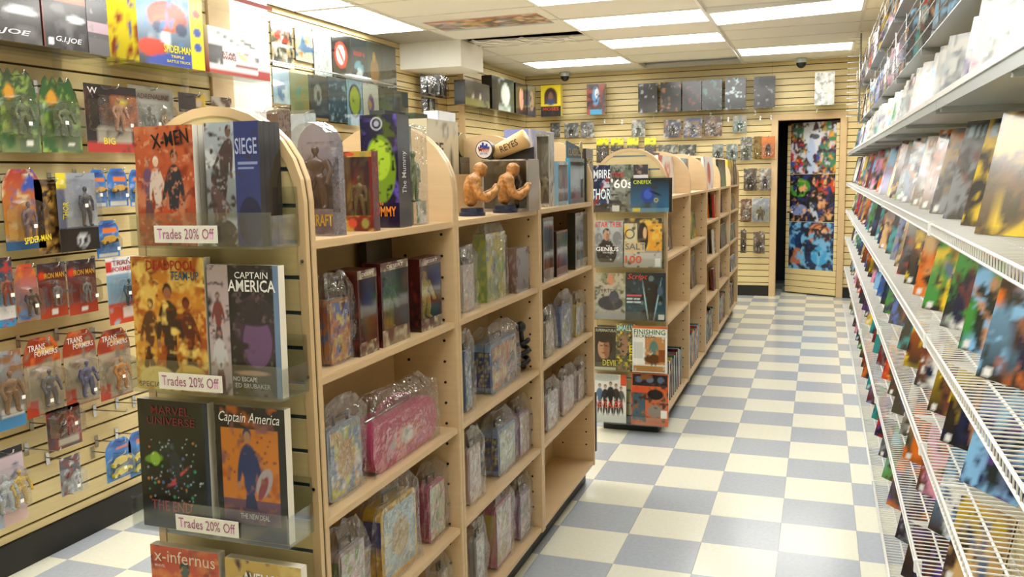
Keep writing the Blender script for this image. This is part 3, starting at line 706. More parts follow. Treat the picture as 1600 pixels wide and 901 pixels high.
mag(4, 'white magazine of five standing people with orange word', 929, 585, 978, 661, [('v', 'd8dcda', 'e4e4e0'), ('e', .3, .95, .5, .1, 'b8bcb8'), ('r', .82, .78, 1, 1, 'd04824'), *person(.16, .52, .72, '4a6a8a', 'b89078', '34404a'), *person(.84, .5, .68, '5a5a58', 'b89078', '24242a'), *person(.34, .5, .74, '28282e', 'b89078', '20222a'), *person(.68, .52, .76, '3a3430', 'b89078', '2a2828'), *person(.51, .54, .8, '1c1c20', 'b89078', '18181c')], [('REVEALED!', .02, .3, .9, .44, 'd05030', dict(bold=.02, rot=-.06)), ('ARCHIVE', .05, .9, .75, .98, '9aa4a4', dict(bold=.0))], 12)
mag(4, 'orange bagged toy magazine with free gift inside', 986, 584, 1044, 662, [('v', 'd8622c', 'd05c28'), ('r', .03, .76, .97, .98, '1c1c22'), ('e', .2, .88, .1, .06, '5a6a88'), ('e', .5, .88, .1, .06, '6a7488'), ('e', .8, .88, .1, .06, '5a6a88'), ('r', .04, .1, .38, .62, '3a5a68'), ('n', 6, .28, '8a5a30'), ('r', .42, .1, .95, .62, 'c0683c'), ('e', .65, .6, .22, .1, '1c1618'), ('e', .65, .28, .2, .12, '8a8078'), ('n', 8, .28, '40302c'), ('r', .8, .16, .97, .3, 'ecebe6'), ('r', 0, 0, 1, .05, 'd8622c')], [('FREE!', .05, .64, .4, .73, 'd83a24', dict(bold=.03))], 13, dy=-.008)

# ================================================================== MERCHANDISE BUILDERS
def bay_of(y):
    for i in range(3):
        if Y1[i] <= y <= Y1[i+1]: return Y1[i]+.026, Y1[i+1]-.026
    return -9, 9
def fit(a, b, pad=0):
    lo, hi = bay_of((a+b)/2); w = b-a
    if b > hi-pad: b = hi-pad; a = max(lo+pad, min(a, b-.05))
    if a < lo+pad: a = lo+pad; b = min(max(b, a+.05), hi-pad)
    return a, b
def corner(lv, xl, xm, xr, yt, X, dmax=.175, pad=0):
    # a box whose near upright corner stands at pixel column xm in the plane x=X
    ym = yt+60
    yf = onx(xm, ym, X)[1]; yb = onx(xr, ym, X)[1]; x0 = ony(xl, ym, yf)[0]; yf, yb = fit(yf, yb, pad)
    return yf, max(yb-yf, .02), min(max(X-x0, .02), dmax), onx(xm, yt, X)[2]-lv
def place(lv, px, X, face, dmax=.175, pad=0):
    yf, along, deep, h = corner(lv, *px, X, dmax, pad)
    if face == 'near': return (X-deep/2, yf, lv+.0005), 0.0, deep, along, h        # loc, rz, width, depth, height
    return (X, yf+along/2, lv+.0005), PI/2, along, deep, h
def side_art(m, w, h, d, design, right, seed):
    n = len(m.v); art(m, d, h, design, 14, 18, 0, 0, 0, seed)
    for i in range(n, len(m.v)):
        x, y, z = m.v[i]
        m.v[i] = (w/2+.0003, x, z) if right else (-w/2-.0003, d-x, z)
def carton(name, label, cat, lv, px, front, side=None, texts=(), face='aisle', X=-.005, window=None, fig=None, edge='333', seed=1, group=None, res=24, stexts=(), figcol='888', figk=0, loc=None):
    if loc is None: loc, rz, w, d, h = place(lv, px, X, face)
    else: loc, rz, w, d, h = loc
    t = thing(name, label, cat, loc, rz, group)
    right = face == 'near'
    if window:
        z0, z1 = window[0]*h, window[1]*h; e = min(.008, w*.08)
        m = MB(); a = w/2
        m.box(-a, a, d-.002, d, 0, h, edge).box(-a, a, .0, d-.0021, 0, .003, edge).box(-a, a, 0, d-.0021, h-.003, h, edge)
        m.box(-a, -a+.002, .0, d-.0021, .0031, h-.0031, edge).box(a-.002, a, .0 if not right else d*.45, d-.0021, .0031, h-.0031, edge)
        b = link('box_body', m.mesh('body', 'print'), t)
        m = MB(); art(m, w, z0, front, res, 8, y=-.0006, seed=seed); art(m, w, h-z1, front, res, 8, z0=z1, y=-.0006, seed=seed+1)
        m.box(-a, -a+e, -.0004, .0015, z0, z1, edge).box(a-e, a, -.0004, .0015, z0, z1, edge)
        link('front_card', m.mesh('front', 'gloss_print'), t)
        m = MB(); art(m, w*.98, h*.98, front[:3], 10, 14, y=d-.003, z0=.004, seed=seed+2); link('insert_card', m.mesh('insert', 'print'), t)
        link('window', bx(-a+e, a-e, -.0012, -.0002, z0, z1, 'acrylic'), t)
        if side:
            m = MB(); side_art(m, w, h, d, side, right, seed); link('side_card', m.mesh('side', 'gloss_print'), t)
        fh = (z1-z0)*.92; o = link('figure', FIG[figk], t, (0, d*.5, max(z0*.8, .004)), (0, 0, 0), figcol)
        s = min(fh, d*3.2, w*2.4); o.scale = (s, s, s)
    else:
        m = MB(); a = w/2
        m.box(-a, a, .0005, d, 0, h, edge); art(m, w, h, front, res, int(res*h/w), seed=seed)
        if side: side_art(m, w, h, d, side, right, seed+3)
        link('box_body', m.mesh('body', 'gloss_print'), t)
    for tx in texts:
        s, u0, v0, u1, v1, c = tx[:6]
        letters(t, s, -w/2+u0*w, v0*h, -w/2+u1*w, v1*h, c, -.0022, **(tx[6] if len(tx) > 6 else {}))
    for s, v0, v1, c in stexts:   # upright lettering on the side face
        o = link('lettering', text_mesh(s, None), t, (w/2+.0012, d/2, (v0+v1)/2*h), (PI/2*0, 0, 0), c)
        # letters run upwards: text x -> +z, text normal -> +x, text up -> -y
        o.rotation_euler = Matrix(((0, -1, 0), (0, 0, -1), (1, 0, 0))).to_euler()
        o.scale = ((v1-v0)*h, 1, d*.45)
    return t
def crinkle(w, h, d, seed, puff=.012):
    # a loose clear bag: faceted, creased shell that stands round its content
    r = random.Random(seed); m = MB(); n = 10; L = 7; vs = []; fs = []
    for j in range(L):
        z = .001+(h+.028)*j/(L-1); taper = 1 if j < L-2 else (.97 if j == L-2 else .72)
        dd = (1 if j < L-2 else (.85 if j == L-2 else .3))
        for i in range(4*n//2):
            k = i/(2*n)*4; s = int(k); f = k-s
            cx, cy = [(-1+2*f, -1), (1, -1+2*f), (1-2*f, 1), (-1, 1-2*f)][s]
            jt = lambda q: r.uniform(0, q)
            x = cx*(w/2+.004+jt(puff))*taper; y = d/2+cy*(d/2+.004+jt(puff))*dd
            vs.append((x, y, z+(r.uniform(-.01, .01) if 0 < j else 0)))
    K = 2*n
    for j in range(L-1):
        for i in range(K): fs.append((j*K+i, j*K+(i+1) % K, (j+1)*K+(i+1) % K, (j+1)*K+i))
    fs.append(tuple(range((L-1)*K, L*K)))
    return m.add(vs, fs).mesh('bag', 'bag')
def lunchbox(label, lv, px, front, side, seed, rim='999', X=-.022, group='bagged lunchboxes', handle='333', bag=True, face='aisle', loc=None):
    if loc is None:
        loc, rz, w, d, h = place(lv, px, X, face, .145, .017)
    else: loc, rz, w, d, h = loc
    t = thing('lunchbox', label, 'lunchbox', loc, rz, group)
    hb = h-.028
    r = min(w, hb)*.12; m = MB(); m.rbox(-w/2, w/2, .001, d, .001, hb, r, rim, 4)
    b = link('tin', m.mesh('tin', 'gloss_print'), t)
    e = r*.55
    m = MB(); art(m, w-2*e, hb-2*e, front, 20, 24, z0=e, y=-.0012, seed=seed); link('front_print', m.mesh('art', 'gloss_print'), b)
    n0 = MB(); side_art(n0, w, hb-2.4*r, d*.94, side, face == 'near', seed)
    link('side_print', n0.mesh('art', 'gloss_print'), b, (0, d*.03, 1.2*r))
    link('seam', MB().rbox(-w/2-.0015, w/2+.0015, d*.32, d*.36, -.0002, hb+.0015, r).mesh('seam', 'chrome'), b)
    link('handle', MB().tube([(-w*.2, d/2, hb-.002), (-w*.2, d/2, hb+.02), (w*.2, d/2, hb+.02), (w*.2, d/2, hb-.002)], .004, 6).mesh('handle', 'paint', True), t, color=handle)
    if bag: link('bag', crinkle(w, h, d, seed), t)
    return t
DOTS = [('v', '2c3a78', '2c3a78'), ('s', 40, .07, .03, .03, .97, .97, 'c8b860')]
def pale(c1, c2, c3): return [('v', c1, c1), ('n', 4, .45, c2), ('n', 6, .36, c3), ('n', 8, .3, 'e8e4e0')]

# ------------------------------------------------------------------ shelf 1, unit 1
def clamshell(label, loc, rz, w, h, d, card, texts=(), figcol='5a3a3a', figk=1, group=None, round_top=True, seed=1, shell='bubble', wedge=False):
    t = thing('clamshell_pack', label, 'toy pack', loc, rz, group)
    n = 10
    def outline(k):
        a = w/2*k
        if round_top: return [(-a, 0), (a, 0)]+[(a*math.cos(PI*i/n), h-w/2+a*math.sin(PI*i/n)*.98) for i in range(n+1)]
        return [(-a, 0), (a, 0), (a, h*.96), (a*.85, h*k), (-a*.85, h*k), (-a, h*.96)]
    link('card', MB().prism(outline(.97), 'y', d-.002, d).mesh('c', 'paint'), t, color=card[0][1])
    m = MB(); art(m, w*.86, h*.22, card, 20, 10, z0=.004, y=d*.12, seed=seed); link('label_card', m.mesh('l', 'gloss_print'), t)
    m = MB(); art(m, w*.78, h*.62, card, 16, 20, z0=h*.2, y=d-.0032, seed=seed+1); link('insert_card', m.mesh('l', 'print'), t)
    m = MB(); f, b = outline(1.0), outline(.93); q = len(f)
    m.add([(x, d, z) for x, z in f]+[(x, .0, z) for x, z in b], [tuple(range(q, 2*q))]+[(i, (i+1) % q, q+(i+1) % q, q+i) for i in range(q)])
    link('shell', m.mesh('shell', shell), t)
    o = link('figure', FIG[figk], t, (0, d*.55, h*.22), (0, 0, 0), figcol); s = min(h*.62, d*3, w*1.9); o.scale = (s, s, s)
    for tx in texts:
        s, u0, v0, u1, v1, c = tx[:6]
        letters(t, s, -w/2+u0*w, v0*h, -w/2+u1*w, v1*h, c, d*.12-.0015, **(tx[6] if len(tx) > 6 else {}))
    return t
lv = 1.39
loc, rz, w, d, h = place(lv, (446, 520, 531, 186), -.008, 'near')
clamshell('arched clear clamshell with dark figure and gold lettering', loc, rz, w, h, .05, [('v', '8a8490', '50485a'), ('n', 4, .4, '3a3440'), ('n', 6, .3, '7a6a70')], [('WARCRAFT', .08, .085, .92, .19, 'c8a030', dict(bold=.03))], '4a3030', 1, seed=2)
carton('toy_box', 'small red window box with a shiny red sphere emblem', 'toy box', lv, (531, 582, 592, 236), [('v', '7a2a1c', '5a1c14'), ('n', 4, .4, 'b08a30'), ('e', .35, .5, .14, .3, 'c04830'), ('e', .75, .5, .12, .3, '8a8440')], [('v', '6a2418', '4a1810'), ('n', 4, .3, '90302a')], face='near', window=(.2, .93), edge='6a2418', seed=4, figcol='8a6a30', X=-.004)
carton('doll_box', 'tall purple-black doll box with a green glow and orange title', 'doll box', lv, (564, 621, 640, 178), [('v', '1c1c3c', '241c34'), ('n', 3, .36, '5a4aa0'), ('e', .52, .52, .42, .3, '6a8a24'), ('e', .48, .6, .32, .18, '9abc30'), ('n', 4, .3, '3c4a1c'), ('n', 7, .26, '20281a'), ('r', 0, 0, 1, .22, '1c1630'), ('o', .45, .92, .16, .13, 'b8bcc8'), ('o', .45, .92, .07, .0, '9aa0b0')],
       [('v', '20202c', '14141a'), ('n', 3, .3, '2c2c38')], [('The', .42, .2, .58, .235, 'd8782c'), ('MUMMY', .2, .1, .92, .19, 'e0842c', dict(bold=.04))], 'near', stexts=[('The Mummy', .3, .68, 'c8ccd0')], edge='16161c', seed=6, res=40, X=-.004)
loc, rz, w, d, h = place(lv, (640, 650, 668, 190), -.006, 'aisle')
clamshell('pale clear clamshell with green insert beside the doll box', loc, rz, w, h, .05, [('v', '9aa08a', '5a7a3a'), ('n', 4, .4, 'd8dcd8')], (), '8a9a70', 0, round_top=False, seed=5, shell='bag')
# far side of the top shelf
for k, (xa, xb, yt, lb, cd, fc) in enumerate(((398, 436, 164, 'clear clamshell with brown window seen over the end panel', [('v', '6a5448', '5a4438'), ('n', 4, .4, '8a7868')], '4a2c20'), (436, 478, 170, 'empty-looking clear clamshell next to the brown one', [('v', 'b8c4c8', 'a8b4b8'), ('n', 4, .4, 'c8d0d4')], '9aa4a8'))):
    a = ony(xa, 190, -1.40+.16*k); b = ony(xb, 190, -1.40+.16*k)
    clamshell(lb, ((a[0]+b[0])/2, -1.40+.16*k, lv+.0005), 0, b[0]-a[0], ony((xa+xb)/2, yt, -1.40+.16*k)[2]-lv, .05, cd, (), fc, 0, round_top=False, seed=k+8)
# ---- second shelf
lv = 1.09
lunchbox('bagged comic-panel lunchbox in red, yellow and blue', lv, (489, 513, 548, 452), [('v', 'b8502c', 'c88a3c'), ('n', 3, .45, '3a5aa0'), ('n', 5, .4, 'd8b84a'), ('n', 6, .3, '7a2a20')], [('v', 'a84a34', 'b87a3c'), ('n', 3, .4, '4a5a90')], 11, 'a06848')
RB = [('v', '5a1c18', '6a5a4a'), ('n', 4, .35, '8a7a60'), ('n', 6, .3, 'b0a890')]
RS = [('v', '4a1814', '2c1a18'), ('n', 3, .3, '6a2a20')]
carton('toy_box', 'dark red window box with a brown figure by the bagged tin', 'toy box', lv, (514, 560, 590, 424), RB, RS, [('DESERT', .2, .93, .8, .97, 'd8d0c8')], window=(.16, .9), edge='4a1a16', seed=12, figcol='6a4a34', group='red window boxes')
carton('toy_box', 'dark red window box with a green figure, middle of three', 'toy box', lv, (567, 596, 639, 412), RB, RS, [('DESERT', .2, .93, .8, .97, 'd8d0c8')], window=(.2, .9), edge='3a2020', seed=13, figcol='4a6a3a', figk=1, group='red window boxes')
carton('toy_box', 'dark red window box with a yellow figure', 'toy box', lv, (634, 657, 690, 405), RB, RS, [('DESERT', .2, .93, .8, .97, 'd8d0c8')], window=(.16, .9), edge='4a1a16', seed=14, figcol='d8b828', figk=1, group='red window boxes')
o = carton('toy_box', 'narrow dark card box leaning at the back above red boxes', 'toy box', lv, (572, 574, 614, 374), [('v', '20262c', '2c3a4a'), ('n', 4, .3, '4a5a6a')], None, X=-.15, edge='20262c', seed=15)
# ---- third shelf
lv = .765
lunchbox('bagged yellow-green and blue lunchbox at the panel end', lv, (501, 512, 566, 655), pale('c8cc4a', '7a94b8', 'e0b878')+[('e', .5, .5, .3, .3, 'c8a068')], [('v', '8a9ab0', '6a7a98')], 16, '9aa8bc')
def pouch(label, lv, xa, xb, yt, yb, X, col, art_d, strap, seed, D=.08, group=None):
    a = onx(xa, (yt+yb)/2, X)[1]; b = onx(xb, (yt+yb)/2, X)[1]; a, b = fit(a, b, .02); w = b-a; h = onx((xa+xb)/2, yt, X)[2]-lv
    t = thing('kids_purse', label, 'purse', (X, (a+b)/2, lv+.0005), PI/2, group)
    m = MB().rbox(-w/2, w/2, .0, D, .0, h*.78, min(w, h)*.3, None, 6)
    link('pouch_body', m.mesh('p', 'paint', bevel=.004), t, color=col)
    m = MB(); n = 24
    im = paint(art_d, 14, 12, .8, seed)
    art(m, w*.62, h*.48, art_d, 18, 14, z0=h*.12, y=-.0015, seed=seed); link('front_print', m.mesh('a', 'gloss_print'), t)
    link('zip', MB().tube([(-w*.4, D/2, h*.79), (0, D/2, h*.8), (w*.4, D/2, h*.79)], .004, 6).mesh('z', 'chrome', True), t)
    link('handle', MB().tube([(w*.26*math.cos(PI*i/10), D/2, h*.77+h*.2*math.sin(PI*i/10)) for i in range(11)], .007, 8).mesh('hd', 'paint', True), t, color=strap)
    link('bag', crinkle(w, h, D, seed, .008), t)
pouch('pink bagged purse with a red and white oval print', lv, 580, 682, 620, 705, -.012, 'c83a70', [('v', 'c83a70', 'd04a80'), ('e', .5, .5, .42, .42, 'c8402c'), ('e', .5, .5, .15, .3, 'e0d4cc'), ('n', 6, .24, '7ab0c8')], 'a02858', 17)
pouch('blue bagged purse standing behind the pink one', lv, 628, 704, 566, 660, -.115, '2878a0', [('v', '2878a0', '3a90b0'), ('n', 4, .35, '184a6a')], '1c4a68', 18, .055)
# ---- fourth shelf
lv = .447
lunchbox('bagged lunchbox with green top and pink front', lv, (509, 531, 572, 850), pale('d8b8c0', '8aa05a', 'c8d0c0'), [('v', '5a7a4a', '8aa06a')], 19, 'b8a8b0')
lunchbox('bagged yellow lunchbox with pale blue front', lv, (568, 596, 652, 782), [('v', 'a8c4d0', '98b4c4'), ('n', 4, .35, 'c8d4d4'), ('e', .5, .5, .28, .3, 'b89a58'), ('n', 7, .3, 'e0d8b0')], [('v', '2c3c90', 'e0a828'), ('n', 3, .3, 'e8b830'), ('r', 0, .55, 1, 1, '2c3c88')], 20, 'e0b838')
lunchbox('bagged pink-edged lunchbox with pale green front', lv, (650, 670, 717, 747), pale('c8ccb8', 'a8b888', 'd8a8b0'), [('v', 'b84a70', 'a84060')], 21, 'c86088')
lunchbox('bagged pale lunchbox on the lowest shelf behind the panel', .118, (672, 690, 722, 880), pale('d8d0c8', 'c8b8a8', 'd0c0c8'), [('v', 'c8b8a8', 'b8a898')], 22, 'c8c0c0')
# ------------------------------------------------------------------ unit 2
def bust(label, lv, xm, X, H, seed):
    y = onx(xm, 300, X)[1]
    t = thing('bust_statue', label, 'statue', (X, y, lv+.0005), math.radians(118), 'orange stone busts')
    k = H
    link('plinth', MB().tube([(0, 0, 0), (0, 0, .012*k/.2), (0, 0, .014*k/.2), (0, 0, .03*k/.2)], [.26*k, .26*k, .23*k, .22*k], 24).mesh('plinth', 'paint'), t, color='1c2440')
    m = MB()
    m.ball((0, 0, .40*k), .25*k, .17*k, .26*k, 16, 12)         # chest
    m.ball((0, .02*k, .2*k), .17*k, .14*k, .14*k, 14, 10)
    m.ball((0, -.05*k, .58*k), .27*k, .15*k, .13*k, 16, 10)     # shoulders hunched
    m.ball((.03*k, -.18*k, .78*k), .125*k, .145*k, .145*k, 14, 10)   # head, chin down
    m.ball((.03*k, -.29*k, .82*k), .075*k, .04*k, .03*k)        # brow
    m.ball((.03*k, -.24*k, .70*k), .08*k, .06*k, .06*k)        # jaw
    for s in (-1, 1):
        m.ball((s*.31*k, -.03*k, .55*k), .125*k, .13*k, .14*k, 12, 9)
        m.tube([(s*.34*k, -.04*k, .5*k), (s*.37*k, -.1*k, .3*k), (s*.33*k, -.24*k, .22*k)], [.105*k, .1*k, .085*k], 10)
        m.tube([(s*.33*k, -.22*k, .22*k), (s*.22*k, -.4*k, .32*k), (s*.14*k, -.46*k, .38*k)], [.1*k, .085*k, .065*k], 10)
        m.ball((s*.09*k, -.48*k, .42*k), .075*k, .07*k, .07*k)
        for q in range(4): m.ball((s*(.05+.028*q)*k, -.535*k+.01*q*k, .46*k-.012*k*q), .026*k, .03*k, .05*k, 8, 6)
        m.tube([(s*.12*k, -.46*k, .45*k), (s*.1*k, -.5*k, .52*k)], [.03*k, .022*k], 8)
    link('figure', voxel(m, .0045, 'bust', 'stone', 3), t, (0, 0, .022*k/.2))
bust('orange stone-like bust with raised fists, beside the round-topped divider of doll box unit', 1.39, 737, -.062, .172, 1)
bust('orange stone-like bust with raised fists, in front of the clear display box', 1.39, 789, -.024, .172, 2)
lv = 1.09
lunchbox('bagged whitish lunchbox beside the green plush bag', lv, (716, 722, 742, 402), pale('d0c4bc', 'c8b0a8', 'e0dcd8'), [('v', 'c8bcb4', 'b8a8a0')], 32, 'c8c0b8')
t = carton('gift_bag', 'tall printed green and yellow gift bag in clear wrap', 'gift bag', lv, (741, 760, 790, 366), [('v', 'b8bc98', '8aa83a'), ('n', 3, .45, '94b83c'), ('n', 4, .34, 'd8cc4a'), ('n', 5, .3, '5a78b0'), ('n', 6, .28, 'e0e4d8')], [('v', 'a8b484', '7a9a34'), ('n', 3, .4, 'c8cc58')], (), edge='a8b878', seed=33, X=-.03)
loc, rz, w, d, h = place(lv, (741, 760, 790, 366), -.03, 'aisle'); link('clear_wrap', crinkle(w, h, d, 33, .008), t)
carton('tin', 'silver-edged tin with a brown print', 'tin', lv, (789, 808, 828, 389), [('v', '8a8c92', '787880'), ('n', 4, .35, '5a5860')], [('v', '8a6a60', '6a5048'), ('n', 4, .35, '9a8a84')], edge='9a9ca0', seed=34)
lv = .765
lunchbox('bagged blue lunchbox edge showing past the unit divider', lv, (720, 726, 737, 535), pale('5a78a0', '8aa0b8', '3a5478'), [('v', '5a78a0', '4a6890')], 35, '6a88ac')
lunchbox('bagged lunchbox with navy dotted side and warm comic front', lv, (738, 767, 808, 527), [('v', 'b07a58', '8a6a58'), ('n', 3, .45, 'c86a40'), ('n', 5, .4, '3a4a68'), ('n', 6, .34, 'd8b878')], DOTS, 36, '7a98c0')
t = thing('black_figurine', 'black coiled figurine with a round head behind dotted lunchbox', 'figurine', (-.03, -.062, lv+.0005), PI/2)
link('coil_body', MB().tube([(.022*math.cos(i*.7), .018*math.sin(i*.7), .014+.0045*i) for i in range(26)], .010, 8).mesh('c', 'black_plastic', True), t)
link('head', MB().tube([(-.015, 0, .12), (-.028, 0, .165)], .009, 8).ball((-.03, 0, .182), .022, .02, .022, 14, 10).mesh('h', 'black_plastic', True), t)
lv = .447
lunchbox('bagged pale pink lunchbox at the second divider, fourth shelf', lv, (727, 732, 752, 690), pale('d0b8b8', 'c0a0a0', 'e0d8d4'), [('v', 'b89088', 'c8a8a0')], 41, 'd0bcb8')
lunchbox('bagged lunchbox with navy dotted side, pale green front', lv, (751, 779, 806, 662), pale('b0c0c0', 'a8b890', '90a8c8'), DOTS, 42, '7a98c8')
lunchbox('bagged lilac lunchbox beside the pale green one', lv, (793, 811, 846, 638), pale('d0bcd0', 'b890b0', 'c8c0b0'), [('v', 'b080a0', 'a87898')], 43, 'b088b0')
lv = .118
lunchbox('bagged grey-white lunchbox on the lowest shelf by the divider', lv, (735, 744, 758, 830), pale('c8c4c0', '9098a0', 'd8d4d0'), [('v', 'a8a8a8', '98989c')], 44, 'b8b8b8')
lunchbox('bagged lunchbox with pink rim and yellow-green side', lv, (758, 774, 800, 782), pale('d8c8d0', 'b8b078', 'c8a0b0'), [('v', 'c8b848', 'b85a78')], 45, 'c06890')
lunchbox('bagged lilac lunchbox, end of the lowest row', lv, (801, 812, 841, 764), pale('c8c0cc', '98a8b8', 'd0b0c8'), [('v', 'a078a0', '906890')], 46, 'a888b0')
# ------------------------------------------------------------------ unit 3
lv = 1.39
carton('figure_box', 'tall clear-fronted grey box at the divider of the empty-shelf unit', 'toy box', lv, (838, 859, 866, 207), [('v', '8a8884', '787470'), ('n', 4, .4, 'a8a8a4')], [('v', '8a8884', 'b8b8b4'), ('n', 4, .35, '68645c')], face='near', edge='8a8884', window=(.05, .95), seed=51, figcol='7a7468')
carton('bobblehead_box', 'pale blue box beside the tall grey box', 'toy box', lv, (866, 872, 888, 252), [('v', '98b8c8', '88a8b8'), ('n', 4, .35, 'c8d8dc')], [('v', '6a98b8', '88a8b8')], edge='88a8bc', seed=52, window=(.1, .92), figcol='b8a898')
t = carton('bobblehead_box', 'blue figure box with raised pennant header', 'toy box', lv, (886, 891, 913, 247), [('v', '385a68', '48707c'), ('n', 4, .4, '28343c')], [('v', '3a88a8', '2c6888')], edge='3a7c98', seed=53, window=(.12, .92), figcol='50483c')
loc, rz, w, d, h = place(lv, (886, 891, 913, 247), -.005, 'aisle')
m = MB().prism([(-w/2, h), (w/2, h), (w/2, h+.05), (-w/2, h+.075)], 'y', .012, .018); p = link('pennant_header', m.mesh('p', 'paint'), t, color='2a5068')
letters(t, 'CLASSICS', -w*.45, h+.012, w*.42, h+.045, 'b8a050', .0105)
link('round_badge', MB().cyl((w*.42, .008, h+.05), .028, .004, 'y', 16).mesh('b', 'paint'), t, color='a89a68')
t = carton('figure_box', 'dark tall box with gold capital lettering at the unit end', 'toy box', lv, (914, 916, 927, 232), [('v', '2c2820', '3a342a'), ('n', 4, .3, '5a5040')], None, [('SFS', .1, .72, .9, .82, 'c8b068')], edge='2c2820', seed=54)
lv = 1.09
carton('figure_box', 'grey window box beside the divider, second shelf', 'toy box', lv, (844, 849, 865, 341), [('v', '6a6a62', '5a5a54'), ('n', 4, .4, '8a8a80')], [('v', '4a4a44', '3a3a34')], edge='5a5a54', seed=55, window=(.2, .95), figcol='7a7a70')
carton('figure_box', 'short brown window box between two grey ones', 'toy box', lv, (865, 870, 887, 362), [('v', '5a3a30', '4a3028'), ('n', 4, .4, '8a5a50')], [('v', '3a2420', '2c1c18')], edge='4a302a', seed=56, window=(.2, .95), figcol='9a5a50')
carton('figure_box', 'wide grey-green window box at the unit end', 'toy box', lv, (887, 899, 920, 333), [('v', '5a5c50', '6a6a60'), ('n', 4, .4, '8a8a7c')], [('v', '30322a', '24261e')], edge='484a40', seed=57, window=(.16, .95), figcol='5a5a48')
lv = .765
lunchbox('bagged tan lunchbox at the divider, third shelf', lv, (849, 852, 866, 493), pale('b8a88c', '988868', 'c8c0b0'), [('v', '98886c', '887858')], 61, 'a89a80')
lunchbox('bagged blue lunchbox with a green figure shape', lv, (868, 876, 893, 470), pale('6a88b8', '486898', '8a9a58'), [('v', '4a68a8', '3a5898')], 62, '5a78b0')
lunchbox('bagged yellow-sided lunchbox with pale front', lv, (894, 899, 922, 468), pale('c0c8cc', 'a8b4b8', 'c8b898'), [('v', 'd8b830', 'c8a428')], 63, 'd0b848')
lv = .447
for k, (px, lb, c) in enumerate((((850, 854, 872, 609), 'bagged pale blue-white lunchbox, start of pink row', 'c0c4cc'), ((873, 879, 897, 588), 'bagged dusty pink lunchbox, middle of pink row', 'd0b4b8'), ((898, 903, 926, 572), 'bagged pale pink lunchbox with green spots, end of pink row', 'd4bcc0'))):
    lunchbox(lb, lv, px, pale(c, 'c0a0a8', 'a8b090' if k == 2 else 'd8d4d0'), [('v', 'b8909c', 'a8808c')], 64+k, c)
# stock on the far side of the first gondola, showing over the top
def farbox(name, label, xa, xb, yt, X, front, texts=(), edge='333', d=.12, seed=1, win=None, fc='888', res=20):
    a = onx(xa, yt+30, X)[1]; b = onx(xb, yt+30, X)[1]; h = onx((xa+xb)/2, yt, X)[2]-1.39; a, b = fit(a, b, .003)
    return carton(name, label, 'toy box', 1.39, None, front, None, texts, 'aisle', edge=edge, seed=seed, window=win, figcol=fc, loc=((X, (a+b)/2, 1.3905), PI/2, b-a, d, h), res=res), b-a, h
farbox('figure_box', 'cream sports figure pack showing a GE headline', 668, 716, 188, -.255, [('v', 'd8d4c0', 'c8c0a0'), ('n', 4, .25, 'b8b098'), ('r', .12, .3, .45, .52, '202428'), ('e', .75, .55, .05, .16, '24303c'), ('o', .58, .88, .1, .07, '30343a'), ('n', 7, .22, '8a7a60')], [('GE', .12, .62, .48, .76, '20242a', dict(bold=.03))], 'd0cab0', seed=71)
t, w, h = farbox('bobblehead_box', 'dark bobblehead box with CLASSICS sign by the cream pack', 719, 745, 246, -.255, [('v', '3a3c40', '505458'), ('n', 4, .4, '24262a')], (), '2c2e34', seed=72, win=(.1, .9), fc='7a5a40')
link('pennant_header', MB().prism([(-w/2, h), (w/2, h), (w/2, h+.09), (-w/2, h+.11)], 'y', .03, .036).mesh('p', 'paint'), t, color='1c1c1c')
letters(t, 'CLASSICS', -w*.48, h+.025, w*.3, h+.075, 'd0a838', .0285)
link('round_badge', MB().cyl((w*.5, .026, h+.05), .045, .006, 'y', 20).mesh('b', 'paint'), t, color='a89a70')
BY = -.165
bl, br_ = ony(753, 290, BY)[0], ony(826, 290, BY)[0]; w = br_-bl; h = ony(790, 249, BY)[2]-1.39
t = carton('bobblehead_box', 'clear bobblehead box with baseball bat header and round team badge', 'toy box', 1.39, None, [('v', '8a8478', 'a09888'), ('n', 4, .36, '5a4840'), ('n', 6, .3, 'b8b4ac')], [('v', 'a8a49c', '8c887e')], (), 'near', edge='8c887e', seed=73, window=(.06, .97), figcol='5a4434', figk=1, loc=(((bl+br_)/2, BY, 1.3905), 0, w, .13, h))
def hp(px, py): q = ony(px, py, BY+.05); return (q[0]-(bl+br_)/2, q[2]-1.3905)
b0, b1, dc = hp(772, 240), hp(822, 216), hp(763, 234)
link('header_card', MB().prism([(-w/2, h), (w/2, h), (w/2, h+.045), (-w*.1, h+.02), (-w/2, h+.05)], 'y', .07, .074).mesh('hc', 'paint'), t, color='20242c')
link('bat_header', MB().tube([(b0[0], .05, b0[1]), (b1[0], .05, b1[1])], [.026, .036], 18).mesh('bat', 'wood_light', True), t)
cx, cz = (b0[0]+b1[0])/2+.008, (b0[1]+b1[1])/2; an = math.atan2(b1[1]-b0[1], b1[0]-b0[0])
letters(t, 'REYES', cx-.036, cz-.012, cx+.036, cz+.012, '2c2018', .0125, rot=-an)
R = .034
link('team_badge', MB().cyl((dc[0], .006, dc[1]), R, .03, 'y', 24).mesh('b', 'paint'), t, color='3a342c')
link('badge_face', MB().cyl((dc[0], .004, dc[1]), R*.9, .0018, 'y', 24).mesh('b', 'paint'), t, color='ece8e4')
m = MB()
for q, (hx_, hh_) in enumerate(((-.55, .3), (-.33, .5), (-.1, .75), (.12, .45), (.33, .6), (.55, .3))): m.box(dc[0]+(hx_-.1)*R, dc[0]+(hx_+.1)*R, .002, .0035, dc[1], dc[1]+hh_*R)
link('badge_skyline', m.mesh('sky', 'paint'), t, color='24409a')
letters(t, 'Mets', dc[0]-R*.62, dc[1]-R*.22, dc[0]+R*.62, dc[1]+R*.25, 'd86a2c', .0012, shear=.2)
